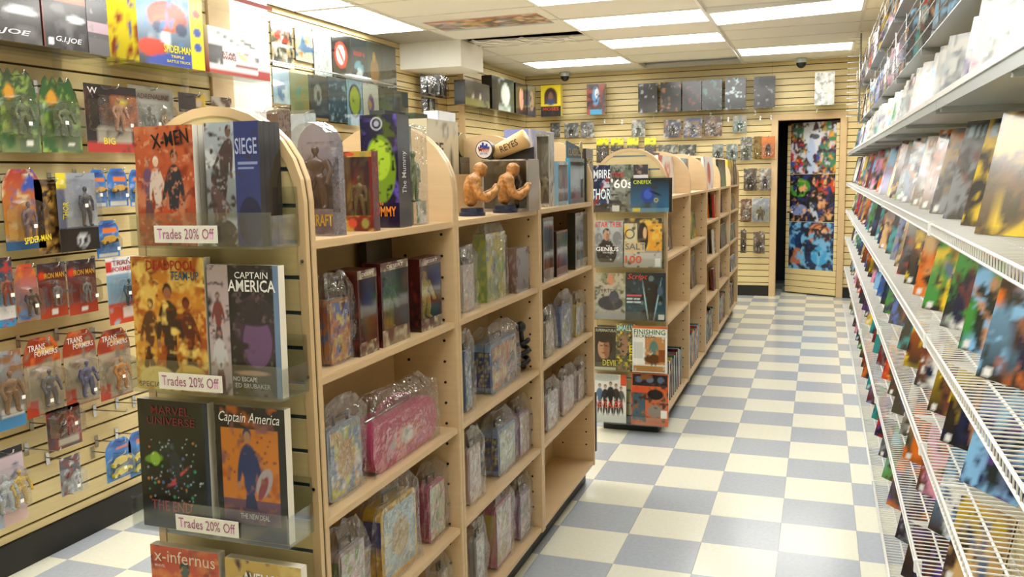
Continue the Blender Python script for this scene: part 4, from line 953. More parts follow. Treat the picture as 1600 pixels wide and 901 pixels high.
letters(t, 'NEW YORK', dc[0]-R*.45, dc[1]-R*.55, dc[0]+R*.45, dc[1]-R*.32, '24409a', .0012)
farbox('figure_box', 'white and violet-blue box behind the tall grey one', 826, 866, 204, -.255, [('v', '98a0d0', '5058a0'), ('n', 4, .4, 'e0e0ec'), ('r', 0, 0, 1, .28, '303878')], (), '8088b8', seed=74)
# dark magazine hung on the far end of the first gondola
a = ony(936, 676, Y1[3]+.004)
o = link('magazine', cover(.17, .3, .02, [('v', '1c1c1e', '24242a'), ('n', 4, .3, '8a7a40')], 8, 12, '18181a', '18181a', 3), None, (0, 0, 0), (0, 0, PI))
o.location = (-.062, Y1[3]+.0255, .16)
tag(o, 'black magazine hung on the far end of the lunchbox gondola', 'magazine')

# ================================================================== SECOND GONDOLA: BOOKS
def gbook(bay, li, xl, xr, yt, a, b, seed, label, X=.2, t=.02, lean=.06, design=None, lvl=None):
    lv = LV2[bay][li]; ym = yt+25
    y0, y1 = onx(xl, ym, X)[1], onx(xr, ym, X)[1]
    lo, hi = Y2[bay]+.024, Y2[bay+1]-.024
    y0 = max(y0, lo); y1 = min(y1, hi)
    if y1-y0 < .06: y0 = max(lo, y1-.14); y1 = y0+.14
    w = y1-y0; h = min(max(onx((xl+xr)/2, yt, X)[2]-lv, .12), (.3 if li == 0 else .29))
    o = link('graphic_novel', cover(w, h, t, design or auto(a, b, seed), 16, 22, CN[a], CN[a], seed), None, (X, (y0+y1)/2, lv+.0005), (-lean, 0, PI/2))
    tag(o, label, 'book', 'books on the second gondola')
WF = [('v', 'e4e2de', 'e8e4e0'), ('n', 5, .34, 'b84a38'), ('e', .5, .5, .18, .34, 'c05a48'), ('n', 8, .3, 'e8e4e0')]
gbook(0, 0, 1032, 1056, 243, 'white', 'red', 1, 'white book with red figures, top shelf nearest magazine end', design=WF, X=.12)
gbook(0, 0, 1020, 1034, 238, 'navy', 'purple', 2, 'dark blue-purple book on top shelf behind the magazine end', X=.05)
gbook(1, 0, 1062, 1078, 247, 'sky blue', 'white', 3, 'pale blue book on top of second unit', X=.1)
gbook(2, 0, 1102, 1116, 245, 'white', 'red', 4, 'white book with a red standing shape on third unit', design=WF)
gbook(2, 0, 1092, 1101, 247, 'maroon', 'black', 5, 'narrow dark maroon book on top of third unit', X=.08)
gbook(3, 0, 1124, 1135, 249, 'black', 'green', 6, 'black and green book on top of fourth unit')
gbook(4, 0, 1139, 1147, 250, 'yellow', 'orange', 7, 'yellow book on top of the unit by the door')
gbook(4, 0, 1148, 1156, 250, 'black', 'purple', 8, 'black book on top of the unit by the door')
gbook(0, 1, 1044, 1051, 340, 'maroon', 'black', 9, 'single dark book leaning in the bay behind magazines', X=.14)
gbook(1, 1, 1081, 1088, 330, 'green', 'yellow', 10, 'green book alone on second shelf of second unit', X=.15)
gbook(1, 2, 1081, 1089, 393, 'brown', 'grey', 11, 'brown and grey magazine alone on third shelf of second unit', X=.15)
pal = [('orange', 'brown'), ('red', 'tan'), ('grey', 'black'), ('white', 'brown'), ('tan', 'orange'), ('maroon', 'navy'), ('purple', 'black'), ('black', 'teal'), ('blue', 'green'), ('yellow', 'black'), ('red', 'orange'), ('teal', 'blue'), ('pink', 'brown'), ('navy', 'sky blue'), ('grey', 'red'), ('green', 'brown')]
k = 0
LVN = ['top', 'second', 'third', 'fourth', 'lowest']
for bay, cols in ((2, ((1108, 1118), (1119, 1125))), (3, ((1127, 1136),)), (4, ((1142, 1149), (1149, 1155)))):
    for li, yt in ((1, 302 if bay == 2 else 303), (2, 356 if bay == 2 else 350), (3, 415 if bay == 2 else 400)):
        for (xl, xr) in cols:
            a, b = pal[k % 16]; k += 1
            gbook(bay, li, xl, xr, yt, a, b, 40+k, '%s and %s book, %s shelf of the %s unit' % (a, b, LVN[li], ('third', 'fourth', 'fifth')[bay-2]), X=.195-.05*(k % 2))
# bottom rows: books stood on edge, spines to the aisle
for bay, n in ((0, 10), (1, 9), (2, 8), (3, 9), (4, 9)):
    lv = .12; y = Y2[bay]+.05
    for i in range(n):
        a, b = pal[(bay*5+i*3) % 16]; th = .03+.012*((i*7+bay) % 4)/3; h = .245+.02*((i*5+bay*3) % 4)/3
        ln = .07
        o = link('comic_volume', cover(.17, h, th, auto(a, b, 90+bay*12+i), 8, 12, 'e8e4d8', CN[b], i, 'gloss_print', CN[['black', 'grey', 'white', 'brown', 'navy', 'teal'][(i+bay) % 6]]), None, (.108, y+.03, lv+.001), (-ln, 0, 0))
        tag(o, '%s-edged book with %s cover, lowest row of %s unit' % (['black', 'grey', 'white', 'brown', 'navy', 'teal'][(i+bay) % 6], a, ('the first magazine-end', 'the second', 'the third', 'the fourth', 'the door-side')[bay]), 'book', 'lowest row of unit %d' % (bay+1))
        y += th+.036 if bay < 2 else th+.05

# ================================================================== HANGING PACKS AND HOOKS
hook_cache = {}
def hook(x, y, z, rz, L, label, group='peg hooks'):
    # wall plate at the slat, prong reaching out along local -y
    t = thing('peg_hook', label, 'hook', (x, y, z), rz, group)
    if 'p' not in hook_cache: hook_cache['p'] = MB().box(-.009, .009, -.0045, -.0005, -.03, .022).mesh('plate', 'chrome')
    k = round(L, 2)
    if k not in hook_cache: hook_cache[k] = MB().tube([(0, -.004, 0), (0, -k, .004), (0, -k-.012, .012), (0, -k-.016, .022)], .0028, 6).mesh('prong', 'chrome', True)
    link('back_plate', hook_cache['p'], t); link('prong', hook_cache[k], t)
    return t
STK = bx(-.008, .008, -.0006, 0, -.007, .007, 'paper')
def blister(label, loc, rz, w, h, design, bubble=(.04, .6), depth=.045, figs=((.5, '888', 0),), texts=(), head='plain', seed=1, group=None, edge='ddd', shape='box', res=18, cat='toy pack', car=None):
    t = thing('blister_pack', label, cat, loc, rz, group)
    a = w/2
    m = MB(); art(m, w, h, design, res, int(res*h/w), y=0, seed=seed)
    if head == 'arch':
        for i, (x, y, z) in enumerate(m.v):
            f = max(0, (z/h-.72)/.28); m.v[i] = (x*(1-.45*f*f), y, z)
    if head == 'leaf':
        for i, (x, y, z) in enumerate(m.v):
            f = max(0, (z/h-.6)/.4); m.v[i] = (x*(1-.35*f*f)+.004*math.sin(z*160)*f, y, z+.012*math.sin(x*110)*f)
    n = len(m.v); fr = list(m.v); ff = list(m.f)
    m.add([(x, .0018, z) for x, y, z in fr], [f[::-1] for f in ff], edge)
    link('card', m.mesh('card', 'gloss_print'), t)
    z0, z1 = bubble[0]*h, bubble[1]*h; bw = a*.9
    if shape == 'round':
        poly = [(-bw, z0+.01), (-bw+.012, z0), (bw-.012, z0), (bw, z0+.01)]+[(bw*math.cos(PI*i/8), z1-bw*.6+bw*.6*math.sin(PI*i/8)) for i in range(9)]
    else:
        poly = [(-bw, z0+.008), (-bw+.008, z0), (bw-.008, z0), (bw, z0+.008), (bw, z1-.02), (bw-.02, z1), (-bw+.02, z1), (-bw, z1-.02)]
    q = len(poly); c = (0, (z0+z1)/2)
    m = MB().add([(x, -.0006, z) for x, z in poly]+[(x*.9, -depth, c[1]+(z-c[1])*.93) for x, z in poly],
                 [tuple(range(q, 2*q))]+[(i, (i+1) % q, q+(i+1) % q, q+i) for i in range(q)])
    link('bubble', m.mesh('bubble', 'bubble'), t)
    if depth > .02:
        q_ = random.Random(seed*3+1); px_, pz_ = q_.uniform(-.4, .5)*bw, z0+(z1-z0)*q_.uniform(.15, .5)
        link('price_sticker', STK, t, (px_, -depth-.0008, pz_))
    for u, col, kd in figs:
        if car:
            L = w*.72
            m = MB().prism([(-.5, .0), (.5, .0), (.5, .13), (.3, .16), (.15, .28), (-.2, .28), (-.35, .16), (-.5, .14)], 'y', -.18, .18)
            o = link('toy_car', m.mesh('car', 'paint', bevel=.02), t, (0, -depth*.5, u*h), (0, -.15, 0), col); o.scale = (L, min(L, depth*1.8), L)
            wh = MB()
            for sx in (-.3, .3): wh.cyl((sx, -.2, .02), .085, .4, 'y', 10)
            link('wheels', wh.mesh('w', 'black_plastic'), o)
        else:
            o = link('figure', FIG[kd], t, (-a+u*w, -depth*.5, z0+.004), (0, 0, 0), col)
            s = min((z1-z0)*.9, depth*3.6, w*2.0/max(1, len(figs)*.8)); o.scale = (s, s, s)
    for tx in texts:
        s, u0, v0, u1, v1, cc = tx[:6]
        letters(t, s, -a+u0*w, v0*h, -a+u1*w, v1*h, cc, tx[7] if len(tx) > 7 else -.0015, **(tx[6] if len(tx) > 6 else {}))
    return t
def wallpack(px, X, label, design, **kw):
    xl, yt, xr, yb = px
    a = onx(xl, (yt+yb)/2, X); b = onx(xr, (yt+yb)/2, X); w = b[1]-a[1]
    z0 = onx((xl+xr)/2, yb, X)[2]; z1 = onx((xl+xr)/2, yt, X)[2]; yc = (a[1]+b[1])/2
    hk = kw.pop('hk', True)
    if hk: hook(LW, yc, z1-.018, PI/2, X-LW+.03, 'chrome peg hook holding up the '+kw.pop('short', 'hanging toy pack'))
    else: kw.pop('short', None)
    return blister(label, (X, yc, z0), PI/2, w, z1-z0, design, **kw)
XL = -1.82
GRN = [('v', '24401c', '6a7a4a'), ('n', 4, .4, '2c5a20'), ('n', 7, .35, '8aa84a'), ('o', .3, .74, .14, .0, 'd89a2c'), ('r', .45, .03, .98, .2, '5a6a4c'), ('r', .66, .08, .8, .14, 'e8e8e0')]
for i, px in enumerate(((-4, 112, 60, 238), (63, 125, 125, 238))):
    wallpack(px, XL, 'green leafy blister pack with mossy creature, %s' % ('by the joint of both shelves' if i else 'under the black boxes'), GRN, figs=((.5, '5a6a34', 1),), bubble=(.2, .72), head='leaf', shape='round', seed=3+i, group='green leafy packs', short='green leafy pack', edge='3a4a2c')
wallpack((134, 134, 215, 238), XL, 'black and orange wrestler pack with red bottom band', [('v', '201a1c', '281c1c'), ('r', .5, .3, 1, .85, 'a85a28'), ('n', 5, .3, '5a3420'), ('r', 0, 0, 1, .16, 'a82c20'), ('r', .2, .17, .85, .38, 'a8a090'), ('e', .7, .76, .1, .05, 'd8c830'), ('n', 8, .22, '14100f')], figs=((.55, 'b88058', 1),), bubble=(.3, .85), texts=[('BIG', .3, .12, .52, .22, 'e8d038', dict(bold=.03)), ('W', .06, .86, .24, .95, 'd8d8d8', dict(bold=.03))], seed=7, short='wrestler pack')
wallpack((203, 136, 272, 232), XL-.055, 'grey-white action pack with pale figures', [('v', 'b8bcb8', 'a8aca8'), ('n', 4, .35, '8a8e8a'), ('r', .14, .78, .92, .9, '98908c')], figs=((.35, '6a7068', 0), (.7, 'a8906a', 2)), bubble=(.1, .72), texts=[('ADRENALINE', .16, .8, .9, .88, '5a3a38', dict(shear=.2))], seed=8, short='grey-white action pack')
wallpack((279, 146, 321, 176), XL, 'small black and yellow card pack above the end panel', [('v', '1c1c1c', '24201c'), ('n', 4, .35, 'c8a828'), ('e', .75, .5, .12, .2, 'b8a890')], bubble=(.05, .1), depth=.01, figs=(), seed=9, short='small black and yellow pack')
wallpack((331, 152, 362, 180), XL, 'small brown card pack beside the wooden post', [('v', '4a3828', '5a4430'), ('n', 4, .4, 'b8b0a0')], bubble=(.05, .1), depth=.01, figs=(), seed=10, short='small brown pack')
# second row
wallpack((5, 264, 68, 390), XL, 'blue-based blister with yellow lettering and jointed figure', [('v', '9a2c20', 'b88a30'), ('n', 4, .36, '2c4a9a'), ('n', 5, .3, 'c8b488'), ('r', 0, 0, 1, .12, '1c5a8a')], figs=((.5, '6a5a68', 0),), bubble=(.1, .64), head='arch', shape='round', texts=[('SPIDER-MAN', .22, .09, .9, .17, 'e8d428', dict(bold=.02, rot=-.08), -.047)], seed=11, short='blue-based blister', edge='1c5a8a')
wallpack((57, 280, 103, 396), XL, 'tall brown and gold armour card pack', [('v', '5a4428', '6a4c20'), ('n', 4, .45, 'a8843c'), ('n', 6, .4, '2c1c10')], figs=(), bubble=(.02, .05), depth=.01, seed=12, short='brown and gold pack')
t = wallpack((91, 270, 152, 392), XL+.02, 'black and clear pack with vertical yellow title and hammer emblem', [('v', '8a9098', '98a0a8'), ('n', 4, .35, 'b8c0c4'), ('r', 0, 0, 1, .3, '14161a'), ('r', .0, .3, .2, .86, '5a6078'), ('r', 0, .82, .26, 1, 'd8c828'), ('o', .58, .14, .15, .12, 'c8ccd0'), ('r', .55, .08, .6, .16, 'c8ccd0'), ('r', .5, .15, .66, .2, 'c8ccd0')], figs=((.6, '34383c', 0),), bubble=(.3, .92), texts=[('THOR', .0, .48, .36, .57, 'e8d428', dict(rot=-PI/2+.1, bold=.03))], seed=13, short='black and clear pack', edge='8a9098')
for i, px in enumerate(((139, 265, 166, 324), (168, 263, 199, 322), (202, 265, 226, 322), (150, 344, 186, 402))):
    wallpack(px, XL, 'blue die-cast car card with orange car%s' % ('' if i < 3 else ', lower and apart'), [('v', '2c68b8', '3a7ac0'), ('n', 4, .3, '5a98d8'), ('e', .5, .88, .4, .08, '1c4890'), ('r', .3, .68, .9, .78, 'd8742c'), ('r', .1, .02, .9, .12, 'd8d8d0')], figs=((.42, 'd8a428', 0),), bubble=(.15, .62), depth=.03, head='arch', car=True, seed=14+i, group='blue car cards' if i < 3 else None, short='blue car card', cat='toy car pack')
# third row
wallpack((-14, 402, 22, 512), XL, 'red and blue boxed card beside the red-headed blister', [('v', '1c2430', '2c8ac0'), ('n', 4, .36, 'a8342c'), ('r', 0, .12, 1, .3, 'd8d8d8'), ('n', 7, .24, '28303c')], figs=((.5, '8a3028', 0),), bubble=(.3, .8), seed=20, short='red and blue card')
wallpack((24, 412, 59, 502), XL, 'red-headed blister with a dark vehicle and blue base', [('v', 'b8401c', '8a9098'), ('n', 4, .36, 'c87028'), ('e', .4, .12, .3, .1, '2c78c0')], figs=((.5, '34302e', 1),), bubble=(.08, .62), head='arch', shape='round', seed=21, short='red-headed blister')
for i, px in enumerate(((60, 410, 104, 496), (106, 405, 151, 490))):
    wallpack(px, XL, 'grey armoured figure blister on dark red card, %s' % ('beside the red-headed one' if i == 0 else 'beside the robot pack'), [('v', '24222a', '8a2c1c'), ('n', 4, .32, '5a5a64'), ('e', .15, .78, .12, .07, 'c8381c'), ('r', 0, 0, 1, .2, 'a83820'), ('r', .4, .06, .64, .14, 'e8e4e0')], figs=((.5, '70747c', 0),), bubble=(.2, .7), shape='round', texts=[('IRON MAN', .22, .72, .95, .82, 'c8982c', dict(bold=.02))], seed=22+i, group='grey armoured figure packs', short='armoured figure pack')
wallpack((168, 401, 214, 505), XL+.03, 'white, red and blue robot blister touching the end panel', [('v', 'd8dce0', 'c8401c'), ('r', 0, .74, 1, 1, 'd8d8dc'), ('r', 0, .3, 1, .74, '7a9ab0'), ('r', 0, 0, 1, .3, 'c04424'), ('n', 5, .24, '98b0c0'), ('r', .0, .8, .2, .95, 'b83028'), ('r', .5, .08, .95, .24, 'd8c8c0')], figs=((.6, '2c4a5a', 1),), bubble=(.25, .7), texts=[('TRANS', .2, .88, .98, .96, '8a2c2c', dict(bold=.02)), ('FORMERS', .2, .79, .98, .86, 'b83028', dict(bold=.02))], seed=25, short='robot blister')
# fourth row
TR = [('v', '8a2c14', 'a83c1c'), ('n', 4, .35, 'c05a28'), ('r', 0, .02, 1, .66, 'a89a80'), ('n', 5, .3, '787060'), ('r', 0, 0, .28, .22, 'b8381c'), ('r', .35, .8, .85, .84, 'd8a438')]
for i, (px, fc, lb) in enumerate((((38, 526, 97, 648), '5a6068', 'grey robot'), ((100, 515, 152, 632), '3a4a7a', 'blue and red robot'), ((154, 513, 205, 621), 'c8842c', 'orange robot'))):
    wallpack(px, XL, 'red-headed clear blister with %s' % lb, TR, figs=((.5, fc, 1),), bubble=(.1, .64), head='arch', shape='round', depth=.06, texts=[('TRANS', .14, .84, .6, .92, 'e0d8d0', dict(bold=.02)), ('FORMERS', .3, .76, .92, .83, 'd8d0c8', dict(bold=.02))], seed=30+i, group='red-headed robot blisters', short=lb+' pack', edge='a8341c')
wallpack((-18, 548, 37, 672), XL, 'brown and grey figure pack with blue base strip', [('v', '8a9098', '788088'), ('n', 4, .4, '8a6040'), ('r', .1, 0, 1, .14, '3a88c0'), ('r', .3, .14, .95, .26, 'd8d8d8')], figs=((.5, '8a6a50', 1),), bubble=(.2, .85), seed=34, short='brown and grey pack')
# fifth row and lower
wallpack((73, 635, 127, 700), XL, 'small dark pack with red and blue figure', [('v', '2c2422', '5a2c24'), ('n', 4, .36, '8a3024'), ('n', 6, .32, '3a3c44'), ('r', .3, .1, .9, .24, 'b8b0a0')], figs=((.55, 'a83028', 0),), bubble=(.3, .95), seed=35, short='small dark pack')
wallpack((94, 711, 127, 771), XL, 'small narrow pack with white and red figure', [('v', '3a2c2c', '8a98a8'), ('n', 4, .36, '7a2c28'), ('n', 6, .32, 'c8ccd0')], figs=((.6, 'c8ccd0', 0),), bubble=(.05, .7), seed=36, short='small narrow pack')
for i, px in enumerate(((165, 684, 206, 748), (201, 672, 232, 741))):
    wallpack(px, XL, 'blue die-cast car card with yellow car, %s' % ('fully in view' if i == 0 else 'half behind the end panel'), [('v', '2c6cc0', '3a84c8'), ('n', 4, .3, '6aa8dc'), ('e', .5, .88, .42, .09, '1c50a0'), ('r', .4, .72, .95, .8, 'd8702c')], figs=((.4, 'e0c428', 0), (.14, 'e0d024', 0)), bubble=(.08, .62), depth=.03, head='arch', car=True, seed=37+i, group='yellow car cards', short='yellow car card', cat='toy car pack')
wallpack((-16, 700, 40, 822), XL, 'grey figure pack with yellow robot and red base text strip', [('v', 'c8b0b8', '98a8b8'), ('n', 4, .34, '5a6a80'), ('r', .3, 0, 1, .2, 'c8a8a0'), ('r', 0, .9, 1, 1, '24262c')], figs=((.3, 'b8c0c8', 1), (.72, 'd8b028', 1)), bubble=(.2, .75), seed=39, short='grey figure pack')
# empty hooks on the lower wall
for i, (px, py) in enumerate(((48, 660), (147, 640), (182, 628), (144, 705), (208, 625), (184, 525), (145, 520), (40, 700))):
    p = onx(px, py, LW)
    hook(LW, p[1], p[2], PI/2, .17, 'empty chrome peg hook on the lower slat wall', 'empty peg hooks')

# ------------------------------------------------------------------ clear shelves with boxes on the near left wall
def wall_shelf(label, x0, x1, y0, y1, z, mat='acrylic', group=None, br=()):
    t = thing('wall_shelf', label, 'shelf', ((x0+x1)/2, (y0+y1)/2, z), 0, group)
    a, b = (x1-x0)/2, (y1-y0)/2
    link('board', bx(-a, a, -b, b, -.006, 0, mat), t)
    for bxx, byy, ax in br:
        if ax == 'x': link('bracket', bx(bxx-.012, bxx+.012, byy-.012, byy+.012, -.075, -.0063, 'acrylic'), t)
    return t
SZ = 2.03
wall_shelf('clear acrylic shelf under the black vehicle boxes', LW+.001, LW+.26, -1.4, -.215, SZ, br=((-.11, .44, 'x'), (-.11, -.3, 'x')), group='clear shelves on left wall')
wall_shelf('clear acrylic shelf under the yellow truck box', LW+.001, LW+.27, -.21, .80, SZ, br=((-.11, .1, 'x'), (-.11, -.4, 'x')), group='clear shelves on left wall')
t = wall_shelf('clear acrylic shelf with red edge strip above the white box', LW+.001, LW+.27, -.1, .80, 2.405, br=((-.11, 0, 'x'),))
link('edge_strip', bx(.1365, .139, -.45, .45, -.016, .004, 'paint'), t, color='8a2c28')
def wbox(name, label, xl, xr, X, h, d, front, texts=(), side=None, seed=1, edge='222', yt=60, group=None, rz=PI/2, res=26):
    a = onx(xl, yt, X)[1]; b = onx(xr, yt, X)[1]
    return carton(name, label, 'toy box', SZ, None, front, side, texts, 'aisle', edge=edge, seed=seed, loc=((X, (a+b)/2, SZ+.0005), rz, b-a, d, h), group=group, res=res)
GI = [('v', '2c2420', '24242a'), ('r', 0, .82, 1, 1, 'b85a3c'), ('n', 3, .3, '5a5a5c'), ('e', .75, .55, .2, .06, 'd8dce0'), ('n', 6, .22, '14161a'), ('r', .0, 0, .02, 1, '7a2c24'), ('r', .1, .07, .2, .17, 'd8d8d8')]
for i, (xl, xr) in enumerate(((-62, 66), (69, 137))):
    wbox('vehicle_box', 'black toy box with red top band and silver lettering, %s' % ('farther from the yellow box' if i == 0 else 'beside the grey box'), xl, xr, LW+.245, .205 if i == 0 else .215, .2, GI, [('G.I.JOE', .2 if i == 0 else .25, .1, .85, .22, 'c8ccd0', dict(bold=.03, shear=.25))], [('v', '5a2420', '2c1c1c')], 51+i, '2c1c1c', group='black vehicle boxes')
wbox('vehicle_box', 'dark grey box with pale pink stripes on clear shelf', 138, 170, LW+.24, .30, .2, [('v', '24262a', '5a585c'), ('r', 0, .28, 1, .42, 'a8909c'), ('n', 4, .3, '8a888c'), ('r', 0, .0, 1, .22, '5c5a5e')], (), None, 53, '34343a')
wbox('truck_box', 'tall yellow box with red vehicle and blue swoosh', 222, 312, LW+.25, .33, .2, [('v', '8ab0d0', '2c3038'), ('n', 3, .3, 'c8d8e4'), ('e', .45, .64, .3, .2, 'c84a24'), ('e', .4, .56, .2, .1, 'd8642c'), ('e', .3, .5, .08, .08, '2c3c60'), ('e', .65, .5, .09, .09, '2c3c60'), ('n', 8, .24, '4a80c0'), ('e', .2, .22, .22, .12, 'b83824'), ('e', .7, .02, .6, .16, '2c4aa0'), ('r', .8, 0, 1, 1, 'e0cc28'), ('e', .9, .75, .06, .06, 'b84028'), ('e', .9, .5, .06, .06, '3a58a8'), ('e', .9, .3, .06, .06, '3a58a8')],
     [('SPIDER-MAN', .36, .18, .8, .28, 'e8d828', dict(bold=.02)), ('TRIPLE', .46, .115, .66, .15, 'e8d828'), ('BATTLE TRUCK', .4, .05, .76, .085, 'e8d828')], [('v', 'd8c828', 'd8c828'), ('n', 4, .3, '8a3028'), ('n', 5, .26, '3a4a98')], 54, 'e0cc28', rz=PI/2-.12, res=40)
wbox('blaster_box', 'white blaster box with red lower stripe on clear shelf', 325, 419, LW+.262, .215, .12, [('v', 'e0e0e0', 'd8d8da'), ('e', .4, .78, .35, .06, 'c8ccd4', -.25), ('e', .3, .8, .2, .012, '303848', -.25), ('e', .65, .75, .14, .04, '3a3438', -.25), ('e', .52, .45, .1, .05, 'd8b838', -.4), ('e', .6, .52, .05, .05, 'c85030'), ('e', .78, .45, .04, .07, '484c54'), ('r', 0, .2, .2, .6, '3a3c40'), ('n', 8, .2, 'e8e8e8'), ('r', .42, .2, .78, .27, '8a3038'), ('r', 0, 0, 1, .1, 'a83430'), ('r', .8, .1, 1, .18, 'a83430')], [('STAR', .2, .42, .42, .5, '8a2c28', dict(bold=.03)), ('WARS', .2, .33, .42, .41, '8a2c28', dict(bold=.03))], [('v', 'd8d8da', 'a83430')], 55, 'd8d8da', res=40)

# ------------------------------------------------------------------ framed shirts on the rear left wall
def board(label, px, X, design, seed, group='hanging shirt boards'):
    xl, yt, xr, yb = px
    a = onx(xl, (yt+yb)/2, X)[1]; b = onx(xr, (yt+yb)/2, X)[1]; z0 = onx((xl+xr)/2, yb, X)[2]; z1 = onx((xl+xr)/2, yt, X)[2]
    t = thing('shirt_board', label, 'display board', (X, (a+b)/2, z0), PI/2, group)
    w = b-a-.008
    link('print_panel', cover(w, z1-z0, .008, design, 22, int(22*(z1-z0)/w), '333', '333', seed, 'gloss_print'), t)
    link('sleeve', MB().box(-w/2-.002, w/2+.002, -.003, -.0012, -.002, z1-z0+.004).mesh('sl', 'acrylic'), t)
    link('hanger', MB().tube([(0, .009, z1-z0+.001), (0, .012, z1-z0+.012), (0, .019, z1-z0+.012)], .002, 5).mesh('hg', 'chrome'), t)
XP = LW2+.022
B1 = [('colourful collage board with red headline block', (424, 36, 457, 104), [('v', '24262c', '2c2820'), ('n', 5, .45, 'c8a878'), ('r', .15, .55, .8, .88, 'b83028'), ('n', 6, .36, 'e8e0d0'), ('r', 0, .46, 1, .5, 'e8e4dc'), ('n', 7, .34, '3a5a44')]),
      ('cream board with blue and orange crowd print', (461, 47, 489, 96), [('v', 'c8c4a8', 'd0ccb0'), ('n', 5, .4, '4a7aa8'), ('n', 5, .3, 'd08a44'), ('r', 0, .0, 1, .12, 'd8d4c0')]),
      ('white board with faint grey line drawing', (490, 48, 518, 119), [('v', 'e0e6e4', 'd8dedc'), ('n', 8, .36, 'a8b4b4'), ('r', 0, .6, 1, 1, 'e4e8e4')]),
      ('black board with a red ring and slash over white', (519, 54, 548, 121), [('v', '181c20', '1c2024'), ('e', .45, .55, .24, .26, 'e8e8e8'), ('o', .46, .52, .36, .27, 'd03a24'), ('e', .46, .52, .05, .3, 'd03a24', .7)]),
      ('dark blue board with red band and pale glow', (548, 61, 573, 127), [('v', '28343c', '1c2830'), ('r', .15, .58, .9, .7, '8a3030'), ('e', .5, .3, .3, .18, '5a98a8'), ('e', .5, .2, .2, .12, 'c8d4d4'), ('n', 6, .26, '1c2830')]),
      ('dark board with a golden standing shape', (573, 67, 597, 134), [('v', '3a4a48', '282c24'), ('e', .5, .34, .28, .3, '9a6c28'), ('e', .48, .66, .1, .12, 'c89a44'), ('n', 6, .28, '3a3020')]),
      ('plain charcoal board at the end of the upper row', (597, 72, 619, 140), [('v', '343c3e', '3a3c3c'), ('n', 4, .3, '4a5254')])]
B2 = [('pale blue board with blue portrait blot', (426, 108, 453, 162), [('v', '8ab0c8', 'a0bccc'), ('e', .55, .4, .3, .32, '4a78a8'), ('n', 5, .3, 'c0d4dc')]),
      ('olive green board with teal centre', (453, 115, 483, 182), [('v', '7a8458', '6a7448'), ('e', .5, .6, .22, .16, '3c8a7a'), ('n', 5, .34, '8a7a3c')]),
      ('grey-black board with pale ring-like smudge', (483, 119, 513, 184), [('v', '3c4244', '30363a'), ('e', .45, .55, .2, .24, '8a928c'), ('e', .48, .52, .1, .14, '30363a'), ('n', 6, .26, '20262a')]),
      ('slate blue board covered in pale scribbles', (513, 122, 542, 191), [('v', '30485a', '28404e'), ('n', 9, .34, '8aa4b0')]),
      ('light blue board with a green oval badge', (542, 126, 567, 196), [('v', '88aec0', '80a4b8'), ('e', .5, .55, .4, .38, '3c3450'), ('e', .5, .55, .32, .31, '9aac34'), ('n', 8, .26, '5c7028')]),
      ('cream board with a violet and gold group', (567, 131, 592, 186), [('v', 'c8ccc4', 'c0b898'), ('e', .5, .4, .2, .3, '6a5078'), ('n', 5, .32, 'b08c44')]),
      ('dark board with green lower half', (592, 139, 615, 182), [('v', '3c4244', '6a7a24'), ('n', 6, .34, '2c3234')]),
      ('plain dark grey board at the end of the lower row', (615, 143, 638, 184), [('v', '4a5052', '44484a'), ('n', 6, .3, '5c6466')])]
for i, (lb, px, ds) in enumerate(B1): board(lb, px, XP, ds, 60+i)
for i, (lb, px, ds) in enumerate(B2): board(lb, px, XP+.06, ds, 70+i)
# rail carrying the lower row
tag(link('display_rail', MB().tube([(XP+.075, 2.3, 2.375), (XP+.075, 4.75, 2.375)], .006, 8).box(LW2+.001, XP+.075, 3.2, 3.212, 2.371, 2.379).box(LW2+.001, XP+.075, 4.4, 4.412, 2.371, 2.379).mesh('rail', 'chrome')), 'thin chrome rail above the lower row of shirt boards', 'rail')
# sports figure packs before the return wall
for i, (px, lb) in enumerate((((657, 117, 678, 149), 'white jersey sports figure pack farther from the wall return'), ((679, 117, 697, 153), 'white jersey sports figure pack next to the wall return'), ((659, 152, 680, 176), 'white jersey sports figure pack below the pair'))):
    X = LW2+.08; a = onx(px[0], px[1]+15, X); b = onx(px[2], px[1]+15, X); z0 = onx(px[0]+8, px[3], X)[2]; z1 = onx(px[0]+8, px[1], X)[2]; yc = (a[1]+b[1])/2
    hook(LW2, yc, z1-.02, PI/2, .11, 'peg hook holding up a white jersey pack', 'peg hooks')
    blister(lb, (X, yc, z0), PI/2, b[1]-a[1], z1-z0, [('v', '50545c', '4a4c54'), ('n', 4, .36, '8a8c90')], figs=((.5, 'dcdcd8', 0),), bubble=(.06, .96), seed=80+i, group='white jersey packs')
